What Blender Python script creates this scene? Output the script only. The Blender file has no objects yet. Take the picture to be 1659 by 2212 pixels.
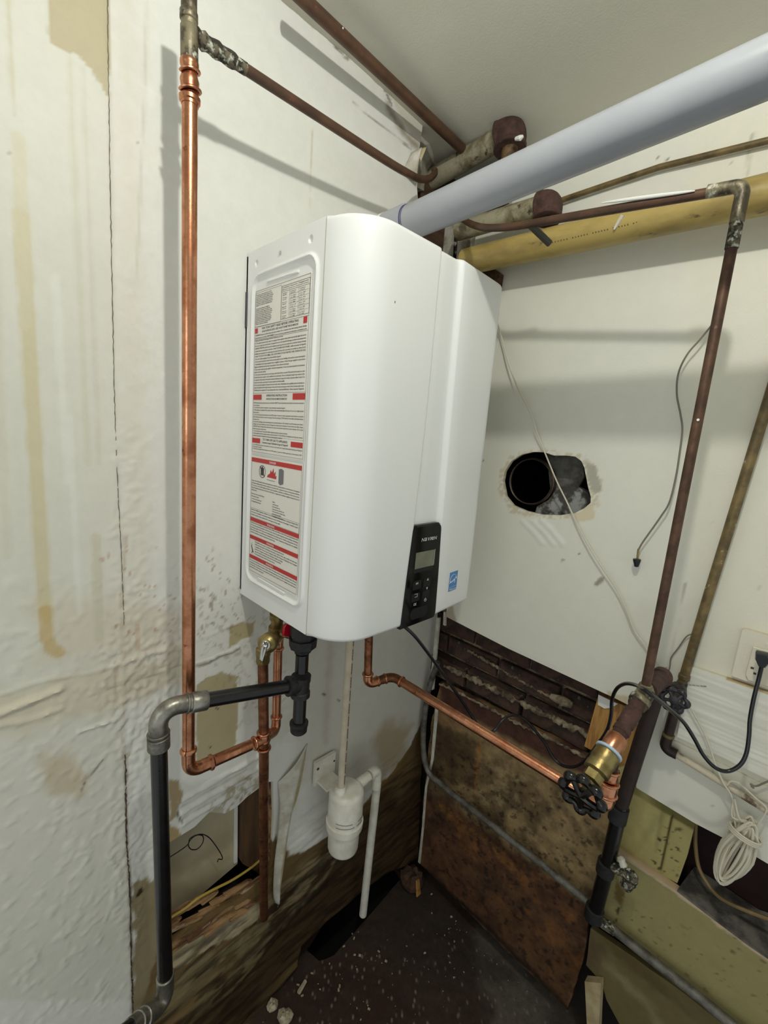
import bpy, math, random
import numpy as np
from mathutils import Vector, Matrix

# ---------------------------------------------------------------- camera
W_PX, H_PX, F_PX = 1659, 2212, 960.912
CAM = np.array([-0.9740827, -0.8791648, 0.3679796])
M = np.array([[0.71368703, -0.69636689, 0.07565697],
              [0.06547691, 0.17385937, 0.98259132],
              [0.69739773, 0.69630889, -0.16967713]])     # rows: right, up, forward
sc = bpy.context.scene
col = sc.collection
cd = bpy.data.cameras.new('camera'); cam = bpy.data.objects.new('camera', cd); col.objects.link(cam)
cd.sensor_fit = 'HORIZONTAL'; cd.sensor_width = 36; cd.lens = 36 * F_PX / W_PX; cd.clip_start = 0.02
mw = Matrix.Identity(4)
for i in range(3):
    mw[i][0] = M[0][i]; mw[i][1] = M[1][i]; mw[i][2] = -M[2][i]; mw[i][3] = CAM[i]
cam.matrix_world = mw
sc.camera = cam
# ---------------------------------------------------------------- world, lamp, exposure
w = bpy.data.worlds.new('room_ambience'); sc.world = w; w.use_nodes = True
w.node_tree.nodes['Background'].inputs[0].default_value = (0.95, 1.0, 0.98, 1)
w.node_tree.nodes['Background'].inputs[1].default_value = 0.50
ld = bpy.data.lights.new('ceiling_bulb', 'POINT'); lo = bpy.data.objects.new('ceiling_bulb', ld); col.objects.link(lo)
lo.location = (-0.775, -0.80, 1.130); ld.energy = 16.2; ld.shadow_soft_size = 0.018; ld.color = (1.0, 0.99, 0.91)
la = bpy.data.lights.new('room_fill_light', 'AREA'); la.shape = 'RECTANGLE'; la.size = 1.1; la.size_y = 0.9; la.energy = 7; la.color = (1.0, 1.0, 0.95)  # added soft fill from behind the camera, lifts walls and boards
lao = bpy.data.objects.new('room_fill_light', la); col.objects.link(lao); lao.location = (-3.0, -1.2, 0.6)
lao.rotation_euler = (Vector((0, -.35, 0.0)) - Vector(lao.location)).to_track_quat('-Z', 'Y').to_euler()
vs = sc.view_settings
vs.view_transform = 'Standard'; vs.look = 'None'; vs.gamma = 1; vs.use_curve_mapping = False; vs.exposure = 0.0

# ---------------------------------------------------------------- geometry helpers
def ray(px, py):
    return M.T @ np.array([(px - W_PX / 2) / F_PX, -(py - H_PX / 2) / F_PX, 1.0])
def hit(px, py, ax, val):
    d = ray(px, py); t = (val - CAM[ax]) / d[ax]; return CAM + t * d
def A(px, py, off=0.0): return hit(px, py, 1, -off)          # point on / in front of the left wall (plane y = 0)
XB = 0.15
def B(px, py, off=0.0): return hit(px, py, 0, XB - off)      # same for the right wall (plane x = 0.15)
def X(px, py, x): return hit(px, py, 0, x)
def Z(px, py, z): return hit(px, py, 2, z)
def lin(c):
    return tuple(((v / 255) / 12.92 if v / 255 <= 0.04045 else ((v / 255 + 0.055) / 1.055) ** 2.4) for v in c)

class G:
    def __init__(s): s.v = []; s.f = []
    def add(s, v, f):
        o = len(s.v); s.v += [tuple(float(c) for c in p) for p in v]; s.f += [tuple(int(i) + o for i in q) for q in f]; return s
    def box(s, c, d, rot=None):
        c = np.array(c, float); d = np.array(d, float) / 2
        R = np.eye(3) if rot is None else np.array(rot)
        v = [c + R @ (d * np.array(k)) for k in [(-1,-1,-1),(1,-1,-1),(1,1,-1),(-1,1,-1),(-1,-1,1),(1,-1,1),(1,1,1),(-1,1,1)]]
        return s.add(v, [(0,3,2,1),(4,5,6,7),(0,1,5,4),(1,2,6,5),(2,3,7,6),(3,0,4,7)])
    def prism(s, poly, d, inset=0.0):
        """poly: 3D points (planar), extruded by vector d"""
        poly = [np.array(p, float) for p in poly]; n = len(poly); d = np.array(d, float)
        c = sum(poly) / n
        v = [p for p in poly] + [p + d * 0.75 for p in poly] + [c + (p - c) * (1 - inset) + d for p in poly]
        f = [tuple(range(n))[::-1], tuple(range(2 * n, 3 * n))]
        for k in (0, 1):
            for i in range(n):
                j = (i + 1) % n; f.append((k * n + i, k * n + j, (k + 1) * n + j, (k + 1) * n + i))
        return s.add(v, f)
    def lathe(s, P, d, prof, seg=24, cap=True):
        P = np.array(P, float); d = np.array(d, float); d = d / np.linalg.norm(d)
        a = np.cross(d, [0, 0, 1] if abs(d[2]) < .9 else [1, 0, 0]); a /= np.linalg.norm(a); b = np.cross(d, a)
        v = []; f = []
        for t, r in prof:
            for k in range(seg):
                th = 2 * math.pi * k / seg; v.append(P + d * t + (a * math.cos(th) + b * math.sin(th)) * r)
        for i in range(len(prof) - 1):
            for k in range(seg):
                j = (k + 1) % seg; f.append((i*seg+k, i*seg+j, (i+1)*seg+j, (i+1)*seg+k))
        if cap:
            f.append(tuple(range(seg))[::-1]); f.append(tuple((len(prof)-1)*seg + k for k in range(seg)))
        return s.add(v, f)
    def tube(s, pts, r, seg=14, cap=True, closed=False):
        pts = [np.array(p, float) for p in pts]; n = len(pts)
        rr = r if hasattr(r, '__len__') else [r] * n
        T = []
        for i in range(n):
            a = pts[(i - 1) % n] if (i > 0 or closed) else pts[i]; b = pts[(i + 1) % n] if (i < n - 1 or closed) else pts[i]
            t = b - a; T.append(t / (np.linalg.norm(t) + 1e-12))
        u = np.cross(T[0], [0, 0, 1] if abs(T[0][2]) < .9 else [1, 0, 0]); u /= np.linalg.norm(u)
        v = []; f = []
        for i in range(n):
            u = u - T[i] * (u @ T[i]); u /= np.linalg.norm(u); w_ = np.cross(T[i], u)
            for k in range(seg):
                th = 2 * math.pi * k / seg; v.append(pts[i] + (u * math.cos(th) + w_ * math.sin(th)) * rr[i])
        m = n if closed else n - 1
        for i in range(m):
            for k in range(seg):
                j = (k + 1) % seg; i2 = (i + 1) % n; f.append((i*seg+k, i2*seg+k, i2*seg+j, i*seg+j))
        if cap and not closed:
            f.append(tuple(range(seg))); f.append(tuple((n-1)*seg + k for k in range(seg))[::-1])
        return s.add(v, f)

def fillet(pts, r, n=8):
    pts = [np.array(p, float) for p in pts]; out = [pts[0]]
    for i in range(1, len(pts) - 1):
        a, b, c = pts[i-1], pts[i], pts[i+1]
        u = a - b; lu = np.linalg.norm(u); u /= lu; v = c - b; lv = np.linalg.norm(v); v /= lv
        ang = math.acos(max(-1, min(1, u @ v))); t = min(r / math.tan(ang / 2), lu * .48, lv * .48)
        p0, p1 = b + u * t, b + v * t
        for k in range(n + 1):
            s_ = k / n; out.append((1-s_)**2 * p0 + 2*s_*(1-s_) * (b*.72 + (p0+p1)*.14) + s_**2 * p1)
    out.append(pts[-1]); return out
def spline(pts, n=8):
    P = [np.array(p, float) for p in pts]; P = [2*P[0]-P[1]] + P + [2*P[-1]-P[-2]]; out = []
    for i in range(1, len(P) - 2):
        for k in range(n):
            t = k / n; a, b, c, d = P[i-1], P[i], P[i+1], P[i+2]
            out.append(.5*((2*b) + (c-a)*t + (2*a-5*b+4*c-d)*t*t + (3*b-a-3*c+d)*t**3))
    out.append(P[-2]); return out
def between(a, b, t): return np.array(a) * (1 - t) + np.array(b) * t
def unit(v): v = np.array(v, float); return v / np.linalg.norm(v)

ROOT = {}
def thing(name, label, cat, loc, group=None):
    o = bpy.data.objects.new(name, None); col.objects.link(o); o.location = [float(c) for c in loc]
    o.empty_display_size = .05
    o['label'] = label; o['category'] = cat
    if group: o['group'] = group
    ROOT[o.name] = np.array(loc, float); return o
def mk(name, g, mat, parent=None, smooth=True, label=None, cat=None, group=None, kind=None, angle=38, colors=None):
    base = ROOT[parent.name] if parent is not None else np.zeros(3)
    me = bpy.data.meshes.new(name)
    v = np.array(g.v, float).reshape(-1, 3)
    loc = np.zeros(3)
    if parent is None and kind != 'structure' and len(v):
        loc = (v.min(0) + v.max(0)) / 2; loc[2] = v[:, 2].min()
        base = loc
    me.from_pydata((v - base).tolist(), [], g.f); me.validate(); me.update()
    if smooth:
        me.shade_smooth(); me.set_sharp_from_angle(angle=math.radians(angle))
    me.materials.append(mat)
    if colors is not None:
        at = me.color_attributes.new('Paint', 'FLOAT_COLOR', 'POINT')
        c = np.ones((len(me.vertices), 4), np.float32); c[:, :3] = colors[:len(me.vertices)]; at.data.foreach_set('color', c.ravel())
    o = bpy.data.objects.new(name, me); col.objects.link(o)
    if parent is not None: o.parent = parent; ROOT[o.name] = ROOT[parent.name]
    else: o.location = loc.tolist(); ROOT[o.name] = loc
    if label: o['label'] = label
    if cat: o['category'] = cat
    if group: o['group'] = group
    if kind: o['kind'] = kind
    return o

# ---------------------------------------------------------------- materials
def newmat(name):
    m = bpy.data.materials.new(name); m.use_nodes = True; nt = m.node_tree
    return m, nt, nt.nodes['Principled BSDF']
def mat(name, c, rough=.5, metal=0., c2=None, scale=20., thr=.5, soft=.15, bump=0., bscale=80., c3=None, thr3=.65, scale3=None, coat=0., stretch=(1,1,1), spec=None, rough2=None):
    m, nt, b = newmat(name); N = nt.nodes; L = nt.links
    tc = N.new('ShaderNodeTexCoord'); mp = N.new('ShaderNodeMapping'); L.new(tc.outputs['Object'], mp.inputs[0]); mp.inputs['Scale'].default_value = stretch
    b.inputs['Roughness'].default_value = rough; b.inputs['Metallic'].default_value = metal
    b.inputs['Base Color'].default_value = (*lin(c), 1)
    if spec is not None: b.inputs['Specular IOR Level'].default_value = spec
    if coat: b.inputs['Coat Weight'].default_value = coat; b.inputs['Coat Roughness'].default_value = .08
    last = None
    def noise(sc_, det=6):
        n = N.new('ShaderNodeTexNoise'); n.inputs['Scale'].default_value = sc_; n.inputs['Detail'].default_value = det; n.inputs['Roughness'].default_value = .62; L.new(mp.outputs[0], n.inputs['Vector']); return n
    def step(n, lo_, hi_):
        r = N.new('ShaderNodeMapRange'); r.inputs['From Min'].default_value = lo_; r.inputs['From Max'].default_value = hi_; r.interpolation_type = 'SMOOTHSTEP'; L.new(n.outputs['Fac'], r.inputs['Value']); return r
    if c2 is not None:
        n = noise(scale); r = step(n, thr - soft, thr + soft); mx = N.new('ShaderNodeMix'); mx.data_type = 'RGBA'
        mx.inputs['A'].default_value = (*lin(c), 1); mx.inputs['B'].default_value = (*lin(c2), 1); L.new(r.outputs[0], mx.inputs['Factor']); last = mx
        if rough2 is not None:
            rr = N.new('ShaderNodeMapRange'); rr.inputs['To Min'].default_value = rough; rr.inputs['To Max'].default_value = rough2
            L.new(r.outputs[0], rr.inputs['Value']); L.new(rr.outputs[0], b.inputs['Roughness'])
        if c3 is not None:
            n3 = noise(scale3 or scale * 2.3); r3 = step(n3, thr3 - .05, thr3 + .05); m3 = N.new('ShaderNodeMix'); m3.data_type = 'RGBA'
            m3.inputs['B'].default_value = (*lin(c3), 1); L.new(mx.outputs['Result'], m3.inputs['A']); L.new(r3.outputs[0], m3.inputs['Factor']); last = m3
        L.new(last.outputs['Result'], b.inputs['Base Color'])
    if bump:
        n = noise(bscale); bp = N.new('ShaderNodeBump'); bp.inputs['Strength'].default_value = bump; bp.inputs['Distance'].default_value = .002
        L.new(n.outputs['Fac'], bp.inputs['Height']); L.new(bp.outputs[0], b.inputs['Normal'])
    return m
def paintmat(name, rough=.6, bump=.25, bscale=150., var=.12, vscale=40., stretch=(1,1,1), fine=900., spec=.3):
    m, nt, b = newmat(name); N = nt.nodes; L = nt.links
    at = N.new('ShaderNodeAttribute'); at.attribute_name = 'Paint'
    tc = N.new('ShaderNodeTexCoord'); mp = N.new('ShaderNodeMapping'); L.new(tc.outputs['Object'], mp.inputs[0]); mp.inputs['Scale'].default_value = stretch
    n = N.new('ShaderNodeTexNoise'); n.inputs['Scale'].default_value = vscale; n.inputs['Detail'].default_value = 8; n.inputs['Roughness'].default_value = .7; L.new(mp.outputs[0], n.inputs['Vector'])
    r = N.new('ShaderNodeMapRange'); r.inputs['From Min'].default_value = .3; r.inputs['From Max'].default_value = .7; r.inputs['To Min'].default_value = 1 - var; r.inputs['To Max'].default_value = 1 + var * .5
    L.new(n.outputs['Fac'], r.inputs['Value'])
    mx = N.new('ShaderNodeMix'); mx.data_type = 'RGBA'; mx.blend_type = 'MULTIPLY'; mx.inputs['Factor'].default_value = 1
    L.new(at.outputs['Color'], mx.inputs['A']); L.new(r.outputs[0], mx.inputs['B']); L.new(mx.outputs['Result'], b.inputs['Base Color'])
    n2 = N.new('ShaderNodeTexNoise'); n2.inputs['Scale'].default_value = bscale; n2.inputs['Detail'].default_value = 7; L.new(mp.outputs[0], n2.inputs['Vector'])
    bp = N.new('ShaderNodeBump'); bp.inputs['Strength'].default_value = bump; bp.inputs['Distance'].default_value = .0015
    L.new(n2.outputs['Fac'], bp.inputs['Height']); L.new(bp.outputs[0], b.inputs['Normal'])
    b.inputs['Roughness'].default_value = rough; b.inputs['Specular IOR Level'].default_value = spec
    return m

COP = mat('copper', (212,152,118), .22, 1, (168,110,80), 26, .52, .16, .08, 160, (120,62,42), .68, 60, rough2=.36)
COPD = mat('copper_aged', (168,112,82), .34, .9, (110,72,50), 30, .5, .15, .1, 150, (84,48,34), .64, 50, rough2=.5)
COPB = mat('copper_brown', (96,70,52), .42, .35, (66,46,36), 22, .5, .15, .15, 160, (128,92,64), .7, 30, rough2=.62)
OLDP = mat('old_pipe', (128,120,96), .42, .35, (70,62,48), 34, .5, .08, .5, 120, (214,212,198), .62, 42)
RUSTB = mat('brown_ceiling_pipe', (96,68,50), .45, .2, (70,50,38), 16, .5, .2, .15, 120, (120,80,56), .68, 50)
CORR = mat('corroded_joint', (104,96,78), .8, .1, (44,40,34), 90, .5, .05, 1., 260, (190,196,180), .58, 120)
IRON = mat('black_iron', (20,19,21), .26, 0, (13,12,13), 60, .5, .1, .15, 300, coat=.15)
IRONF = mat('black_iron_fitting', (38,38,40), .5, .1, (28,28,30), 50, .5, .1, .45, 420)
GALV = mat('galvanised', (170,167,158), .3, .9, (112,109,102), 30, .5, .15, .2, 200, rough2=.5)
BRASS = mat('brass', (160,146,98), .36, .85, (128,108,66), 50, .5, .15, .2, 200)
CHROME = mat('chrome', (205,205,205), .15, 1.)
WPL = mat('white_plastic', (232,230,220), .38, 0, (214,210,196), 30, .5, .2)
REDP = mat('red_plastic', (178,16,38), .35)
GREYP = mat('grey_vent_plastic', (152,155,161), .26, 0, (146,149,156), 9, .5, .2, .06, 300)
PURP = mat('purple_primer', (58,48,92), .4)
YEL = mat('yellowed_plastic_pipe', (178,156,92), .4, 0, (142,122,70), 14, .5, .14, .15, 160, (88,76,48), .68, 30, stretch=(1,.4,1))
STEEL = mat('enamel_white', (226,228,227), .36, 0, coat=.06)
STEELS = mat('enamel_side', (231,232,231), .42, 0)
SHADOWG = mat('dark_gap', (70,72,76), .6)
BLK = mat('gloss_black', (9,9,10), .08, 0, spec=.3)
BLK2 = mat('satin_black', (24,24,27), .25, spec=.3)
LCD = mat('display_glass', (120,122,104), .16, 0, (104,106,90), 40, .5, .2)
PAPER = mat('label_paper', (226,224,216), .5)
INK = mat('label_ink', (62,58,60), .6)
RED = mat('label_red', (186,44,42), .5)
WHT = mat('print_white', (232,232,228), .5)
GRYP = mat('print_grey', (110,112,116), .5)
BLU = mat('sticker_blue', (66,130,192), .4)
LOGO = mat('logo_silver', (196,198,202), .35)
CORD = mat('black_cord', (22,23,28), .25)
WCAB = mat('white_cable', (206,200,182), .5)
GCAB = mat('grey_cable', (120,116,104), .5)
YCAB = mat('yellow_cable', (176,150,62), .5)
BRICK = mat('brick', (74,50,40), .85, 0, (44,32,27), 24, .5, .12, .8, 120, (110,98,82), .68, 30)
MORT = mat('mortar', (146,134,110), .9, 0, (78,66,52), 34, .5, .12, 1., 160)
PINE = mat('pine', (182,138,74), .5, 0, (150,104,50), 22, .5, .12, .1, 60, stretch=(6,6,.6))
WOODD = mat('dark_wood', (84,58,38), .8, 0, (52,36,26), 20, .5, .15, .4, 60, stretch=(.4,3,3))
STUBM = mat('grimy_waste_pipe', (160,154,130), .5, .1, (112,102,76), 20, .50, .10, .3, 140, (58,50,38), .62, 30)
SEAMM = mat('seam_sealant', (196,190,166), .6)
STUDM = mat('stud_wood', (96,70,42), .7, 0, (70,48,30), 14, .5, .15, .3, 60, stretch=(3,3,.4))
ROT = mat('rotten_wood', (166,132,92), .85, 0, (92,62,38), 16, .5, .1, 1., 60, (176,164,140), .64, 24, stretch=(.35,2,2.5))
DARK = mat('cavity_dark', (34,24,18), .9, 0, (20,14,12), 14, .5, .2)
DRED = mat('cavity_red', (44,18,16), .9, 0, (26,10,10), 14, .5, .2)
RUSTC = mat('rusty_cast', (78,52,44), .8, 0, (56,36,30), 60, .5, .15, .6, 220, (96,72,60), .66, 90)
TANP = mat('torn_paper', (196,182,146), .8, 0, (170,150,112), 30, .5, .2, .3, 120)
WPAP = mat('white_paper', (214,212,202), .7, 0, (180,174,156), 26, .5, .2, .4, 120)
CEM = mat('cement', (150,152,150), .9, 0, (70,66,62), 30, .5, .08, .9, 110)
FLUE = mat('flue_metal', (96,84,76), .5, .5, (70,58,50), 30, .5, .2)
GREYPIPE = mat('grey_conduit', (112,110,104), .5, .1, (70,66,58), 28, .5, .15, .3, 160)
DPIPE = mat('dark_pipe', (54,38,34), .5, .2, (38,28,26), 24, .5, .15, .2, 160)
OLIVEP = mat('olive_painted_pipe', (124,106,66), .45, .1, (80,66,40), 24, .5, .15, .3, 160, (190,182,156), .68, 44)
BWHEEL = mat('black_handwheel', (12,11,11), .24, 0, (34,26,22), 90, .6, .1)
BLWHEEL = mat('worn_blue_black_handwheel', (46,46,54), .35, 0, (30,28,30), 90, .5, .1, .3, 300)
CHIP = mat('pale_chips', (196,186,164), .8, 0, (150,138,112), 90, .5, .2)
GREEN = mat('grey_sill', (112,108,100), .85, 0, (56,52,48), 18, .5, .15, .8, 120)

# ---------------------------------------------------------------- painted sheets (dense grids that carry stains as vertex colours)
def _hash(i, j, s):
    h = (i.astype(np.int64) * 374761393 + j.astype(np.int64) * 668265263 + s * 982451653) & 0x7fffffff
    h = (h ^ (h >> 13)) * 1274126177 & 0x7fffffff
    return ((h ^ (h >> 16)) & 0xffff) / 65535.0
def vn(x, y, s=0):
    i = np.floor(x); j = np.floor(y); a = x - i; b = y - j; a = a*a*(3-2*a); b = b*b*(3-2*b)
    return (_hash(i,j,s)*(1-a)+_hash(i+1,j,s)*a)*(1-b) + (_hash(i,j+1,s)*(1-a)+_hash(i+1,j+1,s)*a)*b
def fbm(x, y, s=0, o=4):
    r = np.zeros_like(x); am = .5; t = 0
    for k in range(o): r += am * vn(x, y, s + k); t += am; am *= .55; x = x*2.03+7.1; y = y*2.03+3.7
    return r / t
def segdist(U, V, P, closed=True):
    n = len(P); best = np.full(U.shape, 1e9); bx = np.zeros_like(U); by = np.zeros_like(U)
    for i in range(n if closed else n - 1):
        ax, ay = P[i]; bx_, by_ = P[(i+1) % n]; dx, dy = bx_-ax, by_-ay; l2 = dx*dx+dy*dy+1e-18
        t = np.clip(((U-ax)*dx+(V-ay)*dy)/l2, 0, 1); qx = ax+t*dx; qy = ay+t*dy; d = (U-qx)**2+(V-qy)**2
        m = d < best; best = np.where(m, d, best); bx = np.where(m, qx, bx); by = np.where(m, qy, by)
    return np.sqrt(best), bx, by
def inside(U, V, P):
    r = np.zeros(U.shape, bool); n = len(P)
    for i in range(n):
        x1, y1 = P[i]; x2, y2 = P[(i+1) % n]
        c = ((y1 > V) != (y2 > V)); 
        with np.errstate(divide='ignore', invalid='ignore'):
            r ^= c & (U < (x2-x1)*(V-y1)/((y2-y1) if y2 != y1 else 1e-12)+x1)
    return r
def smooth(x): x = np.clip(x, 0, 1); return x*x*(3-2*x)
def rough_poly(P, step, amp, seed=0):
    rnd = random.Random(seed); out = []
    n = len(P)
    for i in range(n):
        a = np.array(P[i]); b = np.array(P[(i+1) % n]); L_ = np.linalg.norm(b-a); k = max(1, int(L_/step)); nn = np.array([-(b-a)[1], (b-a)[0]])/(L_+1e-9)
        for j in range(k):
            out.append(tuple(a+(b-a)*j/k + (nn*rnd.uniform(-amp, amp) if j else 0)))
    return out
class Plane:
    def __init__(s, kind, val):
        s.k = kind; s.val = val
        s.ax = {'A': 1, 'B': 0, 'F': 2, 'C': 2}[kind]
        s.ua, s.va = {'A': (0, 2), 'B': (1, 2), 'F': (0, 1), 'C': (0, 1)}[kind]
        s.n = {'A': -1, 'B': -1, 'F': 1, 'C': -1}[kind]
    def uv(s, q): P = hit(q[0], q[1], s.ax, s.val); return (P[s.ua], P[s.va])
    def pt(s, u, v, h):
        P = np.zeros((len(u), 3)); P[:, s.ua] = u; P[:, s.va] = v; P[:, s.ax] = s.val + s.n * h; return P
def paint(U, V, pl, base, layers, seed=1):
    C = np.tile(np.array(lin(base)), (len(U), 1)); Hh = np.zeros(len(U))
    for li, L_ in enumerate(layers):
        k = L_['k']; c = np.array(lin(L_['c'])) if 'c' in L_ else None; soft = L_.get('soft', .004); na = L_.get('na', .006); nf = L_.get('nf', 60.); op = L_.get('op', 1.)
        st = L_.get('st', (1, 1))
        if 'uv' in L_: P = L_['uv']
        else: P = [pl.uv(q) for q in L_['p']]
        P = np.array(P); mg = soft + na + L_.get('w', 0) + .01
        sel = (U > P[:,0].min()-mg) & (U < P[:,0].max()+mg) & (V > P[:,1].min()-mg) & (V < P[:,1].max()+mg)
        if not sel.any(): continue
        u = U[sel]; v = V[sel]
        nz = (fbm(u*nf*st[0], v*nf*st[1], seed*31+li*7) - .5) * 2 * na
        if k == 'poly':
            d, _, _ = segdist(u, v, P); ins = inside(u, v, P); sd = np.where(ins, d, -d) + nz; m = smooth(sd/soft + .5)
        else:
            d, _, _ = segdist(u, v, P, False); m = smooth((L_['w']/2 - d + nz)/soft + .5)
        if 'mod' in L_:                       # break the layer up with noise
            f, lo_, hi_ = L_['mod']; m = m * smooth((fbm(u*f*st[0], v*f*st[1], seed*17+li*5+99) - lo_)/(hi_-lo_))
        m = m * op
        if c is not None: C[sel] = C[sel]*(1-m[:,None]) + c*m[:,None]
        if 'h' in L_: Hh[sel] += m * L_['h']
    return C, Hh
def sheet(name, pl, poly, holes=(), res=.004, base=(225,225,218), layers=(), mat_=None, thick=.012, parent=None, kind=None, rough=None, relief=None, seed=1, px=True, **kw):
    P = [pl.uv(q) for q in poly] if px else list(poly)
    Hs = [[pl.uv(q) for q in h] for h in holes]
    if rough: P = rough_poly(P, rough[0], rough[1], seed); Hs = [rough_poly(h, rough[0], rough[1], seed+3+i) for i, h in enumerate(Hs)]
    Pa = np.array(P); u0, v0 = Pa.min(0)-res; u1, v1 = Pa.max(0)+res
    nu = int((u1-u0)/res)+1; nv = int((v1-v0)/res)+1
    uu, vv = np.meshgrid(u0+np.arange(nu)*res, v0+np.arange(nv)*res, indexing='ij'); U = uu.ravel().copy(); V = vv.ravel().copy()
    ins = inside(U, V, P); 
    for h in Hs: ins &= ~inside(U, V, h)
    near = np.full(U.shape, 1e9); bx = np.zeros_like(U); by = np.zeros_like(U)
    for Q in [P]+Hs:
        d, x_, y_ = segdist(U, V, Q); m = d < near; near = np.where(m, d, near); bx = np.where(m, x_, bx); by = np.where(m, y_, by)
    snap = near < .58*res; U = np.where(snap, bx, U); V = np.where(snap, by, V); ok = (ins | snap)
    idx = np.arange(nu*nv).reshape(nu, nv); a = idx[:-1,:-1].ravel(); b = idx[1:,:-1].ravel(); c = idx[1:,1:].ravel(); d = idx[:-1,1:].ravel()
    cnt = ok[a].astype(int)+ok[b]+ok[c]+ok[d]
    core = ((ins & ~snap)[a] | (ins & ~snap)[b] | (ins & ~snap)[c] | (ins & ~snap)[d])
    q4 = (cnt == 4) & core; quads = np.stack([a,b,c,d],1)[q4]; tris = []
    t3 = (cnt == 3) & core
    for A_, B_, C_, D_ in np.stack([a,b,c,d],1)[t3]: tris.append([i for i in (A_,B_,C_,D_) if ok[i]])
    used = np.zeros(nu*nv, bool); used[quads.ravel()] = True
    if tris: used[np.array(tris).ravel()] = True
    mp = -np.ones(nu*nv, int); mp[used] = np.arange(used.sum()); U = U[used]; V = V[used]
    C, Hh = paint(U, V, pl, base, layers, seed)
    if relief is not None: Hh = Hh + relief(U, V)
    front = pl.pt(U, V, Hh)
    F = [tuple(mp[list(q)]) for q in quads] + [tuple(mp[t]) for t in tris]
    # orient towards the room
    e0 = front[F[0][1]]-front[F[0][0]]; e1 = front[F[0][2]]-front[F[0][0]]
    if np.cross(e0, e1)[pl.ax]*pl.n < 0: F = [f[::-1] for f in F]
    ed = {}
    for f in F:
        for i in range(len(f)):
            e = (f[i], f[(i+1) % len(f)])
            if (e[1], e[0]) in ed: del ed[(e[1], e[0])]
            else: ed[e] = 1
    bv = sorted({i for e in ed for i in e}); bm = {v_: len(front)+i for i, v_ in enumerate(bv)}
    back = front[bv].copy(); back[:, pl.ax] = pl.val - pl.n*thick
    F += [(e[1], e[0], bm[e[0]], bm[e[1]]) for e in ed]
    g = G(); g.v = np.vstack([front, back]).tolist(); g.f = F
    cc = np.vstack([C, C[bv]*np.array([.8,.74,.62])])
    return mk(name, g, mat_, parent, colors=cc, kind=kind, angle=60, **kw)
def patchgeo(pl, pts, h=.001, t=.001):
    g = G(); P = [np.array(hit(q[0], q[1], pl.ax, pl.val+pl.n*h)) for q in pts]; d = np.zeros(3); d[pl.ax] = pl.n*t
    g.prism(P, d, 0); return g
# ---------------------------------------------------------------- lettering
_tc = {}
def textgeo(body, res=2):
    if body in _tc: return _tc[body]
    cu = bpy.data.curves.new('t', 'FONT'); cu.body = body; cu.resolution_u = res; cu.size = 1; cu.offset = .012
    o = bpy.data.objects.new('t', cu); col.objects.link(o); dg = bpy.context.evaluated_depsgraph_get(); me = bpy.data.meshes.new_from_object(o.evaluated_get(dg))
    v = np.array([list(x.co) for x in me.vertices]).reshape(-1, 3); f = [tuple(p.vertices) for p in me.polygons]
    bpy.data.objects.remove(o); bpy.data.curves.remove(cu); bpy.data.meshes.remove(me); _tc[body] = (v, f); return v, f
def put_text(g, body, org, u, v, h, width=None, align='l', n=None, lift=0., shear=0.):
    """h: cap height; width: squeeze / stretch to this width"""
    vv, f = textgeo(body)
    if not len(vv): return
    s = h/.69; x = vv[:,0]*s; y = vv[:,1]*s; x = x - x.min(); wd = x.max()
    if width: x = x*width/wd; wd = width
    x = x + y*shear
    if align == 'c': x = x-wd/2
    if align == 'r': x = x-wd
    u = np.array(u, float); v = np.array(v, float); nn = np.cross(u, v)
    g.add(np.array(org)+np.outer(x, u)+np.outer(y, v)+nn*lift, f)
def quad(g, org, u, v, w_, h_, lift=0.):
    u = np.array(u, float); v = np.array(v, float); nn = np.cross(u, v); o = np.array(org, float)+nn*lift
    g.add([o, o+u*w_, o+u*w_+v*h_, o+v*h_], [(0,1,2,3)])

# ================================================================ SETTING
PA = Plane('A', 0.0); PB = Plane('B', XB); FZ = -1.265; PF = Plane('F', FZ)
WALLM = paintmat('old_wall_paint', .5, .45, 60., .05, 30., (1,1,1)); WALLM2 = paintmat('smooth_wall_paint', .5, .2, 200., .03, 25.)
DIRTM = paintmat('stained_board', .8, .7, 160., .55, 26.); FLOORM = paintmat('floor_dirt', .72, .6, 220., .3, 60.); GBM = paintmat('green_board', .55, .25, 160., .12, 30.)
CEILM = paintmat('ceiling_paint', .75, .15, 240., .03, 12.)
# ---- ceiling
g = [(-3.0, -3.2), (.6, -3.2), (.6, .35), (-3.0, .35)]
class CeilP(Plane):
    def pt(s, u, v, h):
        P = Plane.pt(s, u, v, h); P[:, 2] = 1.152 - 0.026*np.clip((u+.3)/.45, 0, 1) - h; return P
sheet('ceiling', CeilP('C', 1.15), g, res=.04, base=(222,221,208), mat_=CEILM, kind='structure', px=False, thick=.02,
      layers=[dict(k='poly', uv=[(-.9,-.045),(-.35,-.04),(-.1,-.06),(.1,-.02),(.3,.2),(-.9,.2)], c=(176,170,152), soft=.02, na=.01, op=.5)])
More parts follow.
